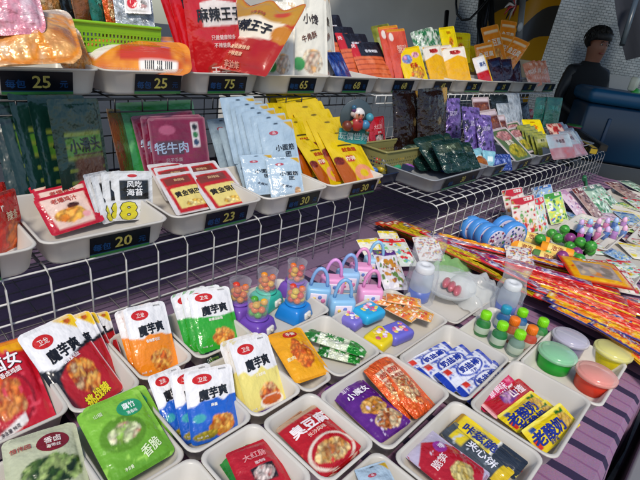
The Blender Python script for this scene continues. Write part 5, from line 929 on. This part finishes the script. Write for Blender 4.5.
row('black_pouch', [(513, 104), (527, 102), (531, 128), (517, 130)], [(500, 94), (514, 93), (518, 118), (504, 120)], 3, W + .04, 'black packet above the olive pouches, @', GR, tilt=70, t=.02)
row('red_speck', [(526, 120), (540, 117), (546, 132), (532, 136)], [(518, 110), (532, 108), (536, 124), (522, 127)], 3, W + .03, 'red speckled packet behind the olive pouches, @', GR, tilt=62, t=.014)
row('dark_green', [(404, 152), (428, 148), (444, 168), (418, 174)], [(398, 146), (420, 142), (434, 160), (410, 166)], 2, W, ['dark green foil pouch at the front left corner of its tray', 'dark green foil pouch behind the front left one'], GR, tilt=32, t=.02)
row('dark_green', [(424, 138), (448, 134), (462, 156), (438, 162)], [(416, 132), (436, 128), (450, 148), (428, 154)], 2, W + .01, ['dark green foil pouch tucked behind the middle one', 'dark green foil pouch at the very back of its tray'], GR, tilt=45, t=.02)
row('dark_pouch', [(497, 64), (511, 63), (517, 80), (503, 83)], [(486, 58), (500, 57), (507, 76), (493, 78)], 4, U, 'dark wine coloured pouch under the fan of orange packs, @', GU, tilt=66, t=.02, ey=6)
# long yellow boxes at the right end
for a, b, c, l in [((566, 132), (594, 150), '#b89a20', 'long yellow and black box, left of the two at the rack end'), ((576, 130), (604, 147), '#28241c', 'long black box with yellow edge at the rack end')]:
    p, q = at(*a, .25), at(*b, .25); d = q - p; L = float(np.linalg.norm(d[:2])); mb = MB(); mb.box((0, 0, .02), (L, .05, .04), '#17181a'); mb.box((0, 0, .0412), (L - .01, .03, .002), c); mb.box((L / 2 + .001, 0, .02), (.002, .04, .03), c)
    tag(mb.build('long_box', CARDM, None, ((p[0] + q[0]) / 2, (p[1] + q[1]) / 2, .222), math.atan2(d[1], d[0])), l, 'box', 'long boxes at the rack end')
p = at(575, 124, .27); mb = MB(); mb.lathe([(0, 0), (.05, 0), (.058, .03), (.055, .034), (0, .034)], '#8a2448', n=22); mb.lathe([(.058, .03), (.06, .034), (.05, .042), (0, .044)], '#2c6a2c', n=22); tag(mb.build('round_tub', PLAST, None, (p[0], p[1], .224)), 'round dark pink and green tub at the back of the rack end', 'tub')
# blue container between purple bags
p = aty(450, 138, 1.0); mb = MB(); mb.loft([[(q[0], q[1], z) for q in rrect(.06 + d, .05 + d, .015, 4)] for z, d in ((0, -.006), (.03, 0), (.09, .004), (.094, .005), (.094, .002), (.03, -.004), (.004, -.008))], '#1c48a0'); tag(mb.build('blue_container', PLAST, None, (p[0], p[1], .222)), 'open blue plastic container in front of the purple foil bags', 'container')
# cardboard box at the end of the upper shelf
p = aty(546, 80, 1.30); mb = MB(); mb.box((.05, 0, .1), (.85, .012, .2), '#c8b08c'); mb.box((.47, .15, .1), (.01, .288, .2), '#a89070'); mb.box((-.37, .15, .1), (.01, .288, .2), '#a89070'); mb.box((.05, .15, .004), (.83, .288, .008), '#a89070')
tag(mb.build('cardboard_box', mat('cardboard'), None, (4.02, 1.70, .49), -.05), 'plain tan cardboard box behind the right end of the upper shelf', 'box')
# ------------------------------------------------------------------ background
def brickmat(c1, c2, mortar, sx):
    m = bpy.data.materials.new('wall_tiles'); m.use_nodes = True; nt = m.node_tree; b = nt.nodes['Principled BSDF']
    tc = nt.nodes.new('ShaderNodeTexCoord'); bk = nt.nodes.new('ShaderNodeTexBrick'); mp = nt.nodes.new('ShaderNodeMapping'); mp.inputs['Rotation'].default_value = (math.pi / 2, 0, 0)
    nt.links.new(tc.outputs['Object'], mp.inputs[0]); nt.links.new(mp.outputs[0], bk.inputs['Vector'])
    bk.inputs['Color1'].default_value = (*lin(c1), 1); bk.inputs['Color2'].default_value = (*lin(c2), 1); bk.inputs['Mortar'].default_value = (*lin(mortar), 1)
    bk.inputs['Scale'].default_value = 1.; bk.inputs['Brick Width'].default_value = sx * 2; bk.inputs['Row Height'].default_value = sx; bk.inputs['Mortar Size'].default_value = sx * .09
    dn = nt.nodes.new('ShaderNodeTexNoise'); dn.inputs['Scale'].default_value = 1.6; dn.inputs['Detail'].default_value = 6.; nt.links.new(tc.outputs['Object'], dn.inputs['Vector']); dr = nt.nodes.new('ShaderNodeMapRange'); dr.inputs['From Min'].default_value = .3; dr.inputs['From Max'].default_value = .7; dr.inputs['To Min'].default_value = .55; dr.inputs['To Max'].default_value = 1.05; nt.links.new(dn.outputs['Fac'], dr.inputs['Value'])
    mm = nt.nodes.new('ShaderNodeMix'); mm.data_type = 'RGBA'; mm.blend_type = 'MULTIPLY'; mm.inputs['Factor'].default_value = 1.; nt.links.new(bk.outputs['Color'], mm.inputs['A']); nt.links.new(dr.outputs['Result'], mm.inputs['B']); nt.links.new(mm.outputs['Result'], b.inputs['Base Color']); b.inputs['Roughness'].default_value = .6
    bp = nt.nodes.new('ShaderNodeBump'); bp.inputs['Strength'].default_value = .4; bp.inputs['Distance'].default_value = .004; bp.invert = True; nt.links.new(bk.outputs['Fac'], bp.inputs['Height']); nt.links.new(bp.outputs[0], b.inputs['Normal']); return m
yawv = math.atan2(R[1, 2], R[0, 2]) - math.pi / 2      # walls face the camera
def wall(px0, px1, d, z0, z1, m, name, label, cat, thick=.08, extra=0):
    a, b = deep(px0, 30, d), deep(px1, 30, d); w = float(np.linalg.norm((b - a)[:2])) + extra; c = (a + b) / 2
    mb = MB(); mb.box((0, thick / 2, (z1 - z0) / 2), (w, thick, z1 - z0), '#ffffff' if m not in MATS.values() else '#c2c0ba')
    return tag(mb.build(name, m, None, (c[0], c[1], z0), yawv), label, cat)
wall(440, 660, 6.4, -.75, 2.6, brickmat('#7c868c', '#6c787f', '#2c343a', .033), 'tiled_wall', 'grey brick tiled wall behind the stall at the right', 'wall', extra=3.)
wall(220, 452, 5.2, -.75, 2.4, mat('painted_panel', .7, .05, 3., vary=.12), 'grey_wall', 'plain grey board wall behind the sausage packs', 'wall')
# hazard banner, striped mustard and dark
m = bpy.data.materials.new('banner_stripes'); m.use_nodes = True; nt = m.node_tree; b = nt.nodes['Principled BSDF']; tc = nt.nodes.new('ShaderNodeTexCoord'); mp = nt.nodes.new('ShaderNodeMapping'); mp.inputs['Rotation'].default_value = (0, math.radians(38), 0)
wv = nt.nodes.new('ShaderNodeTexWave'); wv.inputs['Scale'].default_value = 1.1; wv.bands_direction = 'Z'; wv.inputs['Distortion'].default_value = .6; wv.inputs['Detail'].default_value = 1.
rp = nt.nodes.new('ShaderNodeValToRGB'); rp.color_ramp.interpolation = 'CONSTANT'; e = rp.color_ramp.elements; e[0].color = (*lin('#3c3a38'), 1); e[1].position = .48; e[1].color = (*lin('#c08a14'), 1)
nt.links.new(tc.outputs['Object'], mp.inputs[0]); nt.links.new(mp.outputs[0], wv.inputs[0]); nt.links.new(wv.outputs['Fac'], rp.inputs[0]); nt.links.new(rp.outputs[0], b.inputs['Base Color']); b.inputs['Roughness'].default_value = .4
def sheet(pxs, d, name, mt, label, cat, wob=.04):
    c = deep(*np.mean(np.array(pxs), 0), d); P = [deep(x, y, d) - c for x, y in pxs]; n = 14; V = []; fw = R[:, 2]
    for j in range(n + 1):
        for i in range(n + 1):
            s, t = i / n, j / n; q = (P[0] * (1 - s) + P[1] * s) * (1 - t) + (P[3] * (1 - s) + P[2] * s) * t; V.append(q + fw * wob * math.sin(s * 9 + t * 2))
    mb = MB(); mb.add(V, [[j * (n + 1) + i, (j + 1) * (n + 1) + i, (j + 1) * (n + 1) + i + 1, j * (n + 1) + i + 1] for j in range(n) for i in range(n)], '#ffffff', True)
    return tag(mb.build(name, mt, None, c), label, cat)
sheet([(500, -40), (575, -40), (520, 120), (470, 120)], 5.0, 'striped_banner', m, 'wrinkled mustard and dark diagonal striped banner behind the orange packs', 'banner')
# dark standing post with cable, red and white ribbon
def pole(px0, px1, d, r, c, name, label, cat):
    a, b = deep(*px0, d), deep(*px1, d); mb = MB(); mb.tube([a - a, (b - a) * .5, b - a], r, c, 10); return tag(mb.build(name, PLAST, None, a), label, cat)
pole((443, 60), (447, 11), 4.6, .022, '#121214', 'black_stick', 'black stick rising behind the yellow bags', 'handle')
mb = MB(); c0 = deep(490, 20, 4.8); r0 = random.Random(4)
for k in range(9):
    s = deep(484 + r0.uniform(-4, 8), -14, 4.8) - c0; e_ = deep(484 + r0.uniform(-7, 9), 62, 4.8) - c0; md = (s + e_) / 2 + np.array([r0.uniform(-.08, .08), 0, 0]); mb.tube([s, s * .4 + md * .6, md, e_ * .5 + md * .5, e_], .022, '#16181a', 7)
tag(mb.build('cable_bundle', PLAST, None, c0), 'dark bundle of cables hanging left of the striped banner', 'cables')
mb = MB(); c0 = deep(465, 10, 4.7); pts = [deep(x, y, 4.7) - c0 for x, y in [(457, -10), (456, 4), (457, 14), (462, 20), (470, 19), (478, 11), (484, 4), (490, -4)]]; mb.tube(pts, .012, '#101214', 7); tag(mb.build('cable', PLAST, None, c0), 'black looped cable hanging before the tiles', 'cable')
mb = MB(); c0 = deep(514, 6, 4.7)
for k in range(10):
    a = k * .63; tip = np.array([math.cos(a) * .13, .03, math.sin(a) * .1 - .03]); mb.tube([(0, 0, 0), tip * .6 + np.array([0, 0, .03]), tip], [.016, .014, .004], ['#b02028', '#1a1c22', '#d8d0d0'][k % 3], 6)
tag(mb.build('ribbon_bow', PLAST, None, c0), 'red, black and white ribbon bow hanging on the banner', 'bow')
pole((519, 40), (524, -12), 4.75, .03, '#7a7f84', 'metal_pole', 'grey metal pole in front of the striped banner', 'pole')
mb = MB(); mb.sphere((0, 0, 0), .045, '#c8ccd0', 14, 9, (1, .4, 1)); mb.tube([(0, 0, 0), (0, .2, 0)], .012, '#55585c'); tag(mb.build('round_mirror', PLAST, None, deep(520, 27, 4.7)), 'small round white reflector on the metal pole', 'reflector')
# blue cool box
ck = empty('cool_box', tuple(deep(648, 132, 4.05) * np.array([1, 1, 0]) + np.array([0, 0, -.05])), yawv - .12, 'large blue cool box with brass latches behind the rack', 'cool box')
mb = MB(); mb.rbox((0, .2, .24), (1.1, .42, .48), '#0b3450', .03); mb.rbox((-.34, -.012, .2), (.03, .03, .36), '#0c3658', .008); mb.build('body', PLAST, ck)
mb = MB(); mb.rbox((0, .2, .545), (1.14, .46, .12), '#165478', .035); mb.build('lid', PLAST, ck)
for x in (-.05, .12, .3):
    mb = MB(); mb.rbox((x, -.035, .475), (.03, .014, .06), '#a08a58', .004); mb.tube([(x - .012, -.045, .46), (x - .012, -.05, .44), (x + .012, -.05, .44), (x + .012, -.045, .46)], .004, '#8a7648'); mb.build('latch', PLAST, ck)
st = MB(); st.rbox((0, .2, .35), (1.0, .38, .69), '#23262a', .01); tag(st.build('dark_crate', PLAST, None, tuple(np.array(ck.location) * np.array([1, 1, 0]) + np.array([0, 0, -.75])), yawv - .12), 'dark crate carrying the blue cool box', 'crate')
# grey board and dark curtain at the right
wall(612, 660, 4.5, -.75, .66, mat('painted_panel'), 'grey_board', 'grey board standing right of the person', 'board', .03)
sheet([(612, -20), (660, -30), (668, 60), (630, 58)], 5.6, 'dark_curtain', mat('dark_cloth', .95, .3, 8.), 'dark curtain at the top right corner', 'curtain', .08).data.color_attributes['Col'].data.foreach_set('color', [.02, .024, .035, 1.] * 225)
pole((622, 45), (639, -10), 5.4, .03, '#3a4650', 'frame_pole', 'dark grey leaning pole at the edge of the curtain', 'pole')
p = deep(634, 84, 4.1); mb = MB(); mb.rbox((0, 0, 0), (.1, .06, .12), '#d8d8c0', .015); mb.sphere((.02, -.03, -.07), .06, '#38a83c', 12, 8, (1.2, .6, .7)); tag(mb.build('green_pack', PLAST, None, p), 'green and white pack standing on the cool box at the right edge', 'pack')
# dark board, bottom right in front of the table
mb = MB(); mb.rbox((0, 0, -.02), (1.0, .42, .04), '#77777a', .006); mb.rbox((0, .2, -.2), (1.0, .02, .34), '#2a2a2c', .004); mb.rbox((-.47, 0, -.36), (.04, .38, .64), '#242426', .006); mb.rbox((.47, 0, -.36), (.04, .38, .64), '#242426', .006)
tag(mb.build('dark_bench', mat('painted_panel'), None, (1.52, -.275, -.07), 0), 'dark grey bench beside the table at the lower right corner', 'bench')
# ------------------------------------------------------------------ person behind the cool box
def person():
    base = deep(592, 60, 4.5); o = empty('person', (base[0], base[1], -.75), yawv + .25, 'person in dark clothes and dark hair standing behind the blue cool box', 'person')
    J = {'pel': (0, 0, .92, .15), 'sp': (0, .0, 1.1, .15), 'ch': (0, 0, 1.32, .17), 'nk': (0, .0, 1.47, .062), 'hd0': (0, -.015, 1.56, .078), 'hd1': (0, -.01, 1.65, .098), 'hd2': (0, .0, 1.72, .078)}
    for s, k in ((-1, 'l'), (1, 'r')):
        J.update({'sh' + k: (s * .18, 0, 1.40, .075), 'el' + k: (s * .25, -.02, 1.13, .048), 'wr' + k: (s * .16, -.2, 1.02, .033), 'hn' + k: (s * .12, -.27, 1.01, .03), 'f1' + k: (s * .09, -.34, 1.0, .012), 'f2' + k: (s * .115, -.35, 1.0, .012), 'f3' + k: (s * .14, -.345, .998, .012), 'f4' + k: (s * .16, -.33, .996, .011), 'th' + k: (s * .07, -.29, 1.02, .013),
                  'hp' + k: (s * .1, 0, .86, .1), 'kn' + k: (s * .11, -.02, .48, .068), 'an' + k: (s * .11, .02, .09, .045), 'ft' + k: (s * .12, -.12, .04, .04)})
    E = [('pel', 'sp'), ('sp', 'ch'), ('ch', 'nk'), ('nk', 'hd0'), ('hd0', 'hd1'), ('hd1', 'hd2')]
    for k in 'lr': E += [('ch', 'sh' + k), ('sh' + k, 'el' + k), ('el' + k, 'wr' + k), ('wr' + k, 'hn' + k), ('hn' + k, 'f1' + k), ('hn' + k, 'f2' + k), ('hn' + k, 'f3' + k), ('hn' + k, 'f4' + k), ('wr' + k, 'th' + k), ('pel', 'hp' + k), ('hp' + k, 'kn' + k), ('kn' + k, 'an' + k), ('an' + k, 'ft' + k)]
    ks = list(J); me = bpy.data.meshes.new('body'); me.from_pydata([J[k][:3] for k in ks], [(ks.index(a), ks.index(b)) for a, b in E], []); ob = link('body', me, None)
    ob.modifiers.new('s', 'SKIN')
    for i, k in enumerate(ks): me.skin_vertices[0].data[i].radius = (J[k][3],) * 2
    me.skin_vertices[0].data[0].use_root = True; sd = ob.modifiers.new('d', 'SUBSURF'); sd.levels = 2
    dg = bpy.context.evaluated_depsgraph_get(); m2 = bpy.data.meshes.new_from_object(ob.evaluated_get(dg)); bpy.data.objects.remove(ob)
    C = np.ones((len(m2.vertices), 4), np.float32)
    for i, v in enumerate(m2.vertices):
        x, y, z = v.co
        if z > 1.53 and y < -.05 and abs(x) < .05: v.co.y -= .022 * math.exp(-(x / .016) ** 2 - ((z - 1.625) / .03) ** 2)
        skin = z > 1.485 or (y < -.2 and .9 < z < 1.1); C[i, :3] = lin('#84543f') if skin else lin('#15181c')
    a = m2.color_attributes.new('Col', 'FLOAT_COLOR', 'POINT'); a.data.foreach_set('color', C.ravel()); m2.materials.append(SKINM); m2.polygons.foreach_set('use_smooth', [True] * len(m2.polygons)); link('body', m2, o)
    mb = MB(); n = 18; V = []
    mb.sphere((0, .012, 1.70), .112, '#0c0d10', 20, 14, (.98, 1.08, .98)); V = mb.v; keep = [(x * (1 + .06 * math.sin(x * 90 + z * 70)), (y + (.07 if (y < -.03 and z < 1.70) else 0)) * (1 + .05 * math.sin(z * 80)), max(z, 1.575 + .02 * math.sin(x * 60))) for x, y, z in V]; mb.v = keep; rh = random.Random(9)
    for k in range(120):
        a = rh.uniform(0, 6.283); e1 = rh.uniform(.0, .7); e2 = rh.uniform(.9, 1.75 if math.sin(a) > -.5 else 1.15); P_ = []
        for t in np.linspace(e1, e2, 5):
            rr_ = .116 + rh.uniform(-.004, .008); P_.append((rr_ * math.sin(t) * math.cos(a + .2 * t), .012 + rr_ * 1.06 * math.sin(t) * math.sin(a + .2 * t), 1.695 + rr_ * math.cos(t)))
        mb.tube(P_, [.009, .010, .009, .007, .003], ['#0c0d10', '#14130f', '#1a1612'][k % 3], 5)
    for sg in (-1, 1): pass
    mb.build('hair', mat('hair', .6, .5, 60.), o)
    mb = MB()
    for s in (-1, 1): mb.sphere((s * .033, -.097, 1.655), .010, '#a89c94', 10, 7); mb.sphere((s * .033, -.107, 1.655), .006, '#120c0a', 8, 6); mb.tube([(s * .05, -.1, 1.675), (s * .033, -.107, 1.68), (s * .018, -.106, 1.676)], .004, '#120c0a', 5)
    mb.build('eyes', PLAST, o)
    mb = MB(); mb.tube([(-.025, -.094, 1.582), (0, -.101, 1.58), (.025, -.094, 1.582)], .006, '#8a4038', 7); mb.build('mouth', SKINM, o)
    mb = MB(); mb.loft([[(a_ * (1 + .02 * math.sin(5 * t_)) * math.cos(t_), b_ * math.sin(t_) + .0, z_) for t_ in np.linspace(0, 2 * math.pi, 25)[:-1]] for a_, b_, z_ in ((.2, .15, .84), (.2, .155, 1.0), (.205, .165, 1.2), (.235, .165, 1.36), (.2, .13, 1.43), (.09, .085, 1.48), (.075, .075, 1.5))], '#14171b', cap0=False, cap1=False); mb.build('jacket', mat('dark_cloth'), o)
person()
aw = empty('market_awning', (4.3, 1.7, -.75), 0, 'dark fabric awning on posts shading the right end of the stall', 'awning')  # unseen awning added to darken the right end
mb = MB(); V = []; n = 10
for j in range(n + 1):
    for i in range(n + 1): V.append(((i / n - .5) * 3.6, (j / n - .5) * 3.6, 2.45 + .1 * math.sin(math.pi * i / n)))
mb.add(V, [[j * 11 + i, j * 11 + i + 1, (j + 1) * 11 + i + 1, (j + 1) * 11 + i] for j in range(n) for i in range(n)], '#26282c', True); mb.build('canopy', mat('dark_cloth'), aw)
for x in (-1.75, 1.75): mb = MB(); mb.tube([(x, 1.77, 0), (x, 1.77, 2.46)], .018, '#50545a', 8); mb.build('post', PLAST, aw)
# ------------------------------------------------------------------ light, camera
sun_el, sun_az = math.radians(52), None
w = bpy.data.worlds.new('World'); S.world = w; w.use_nodes = True; nt = w.node_tree
sk = nt.nodes.new('ShaderNodeTexSky'); sk.sky_type = 'NISHITA'; sk.sun_disc = False; sk.sun_elevation = sun_el
sd = np.array([-.55, -.45, 0.]); sd = sd / np.linalg.norm(sd)          # horizontal direction towards the sun
sk.sun_rotation = math.atan2(sd[0], sd[1])
nt.links.new(sk.outputs[0], nt.nodes['Background'].inputs['Color']); nt.nodes['Background'].inputs['Strength'].default_value = .145
l = bpy.data.lights.new('Sun', 'SUN'); l.energy = 2.6; l.angle = math.radians(10); l.color = (1., .92, .8)
lo = bpy.data.objects.new('Sun', l); COL.objects.link(lo)
from mathutils import Vector, Matrix
tow = Vector((sd[0] * math.cos(sun_el), sd[1] * math.cos(sun_el), math.sin(sun_el))); lo.rotation_euler = tow.to_track_quat('Z', 'Y').to_euler()
cam = bpy.data.cameras.new('Camera'); co = bpy.data.objects.new('Camera', cam); COL.objects.link(co)
cam.sensor_fit = 'HORIZONTAL'; cam.sensor_width = 36; cam.lens = F / 640 * 36; cam.clip_end = 200; cam.clip_start = .02
r_, u_, f_ = R[:, 0], -R[:, 1], R[:, 2]
co.matrix_world = Matrix(((r_[0], u_[0], -f_[0], CAM[0]), (r_[1], u_[1], -f_[1], CAM[1]), (r_[2], u_[2], -f_[2], CAM[2]), (0, 0, 0, 1)))
S.camera = co
S.view_settings.view_transform = 'Standard'; S.view_settings.look = 'None'; S.view_settings.exposure = 0
S.render.engine = 'CYCLES'; S.cycles.transparent_max_bounces = 12; S.cycles.max_bounces = 8
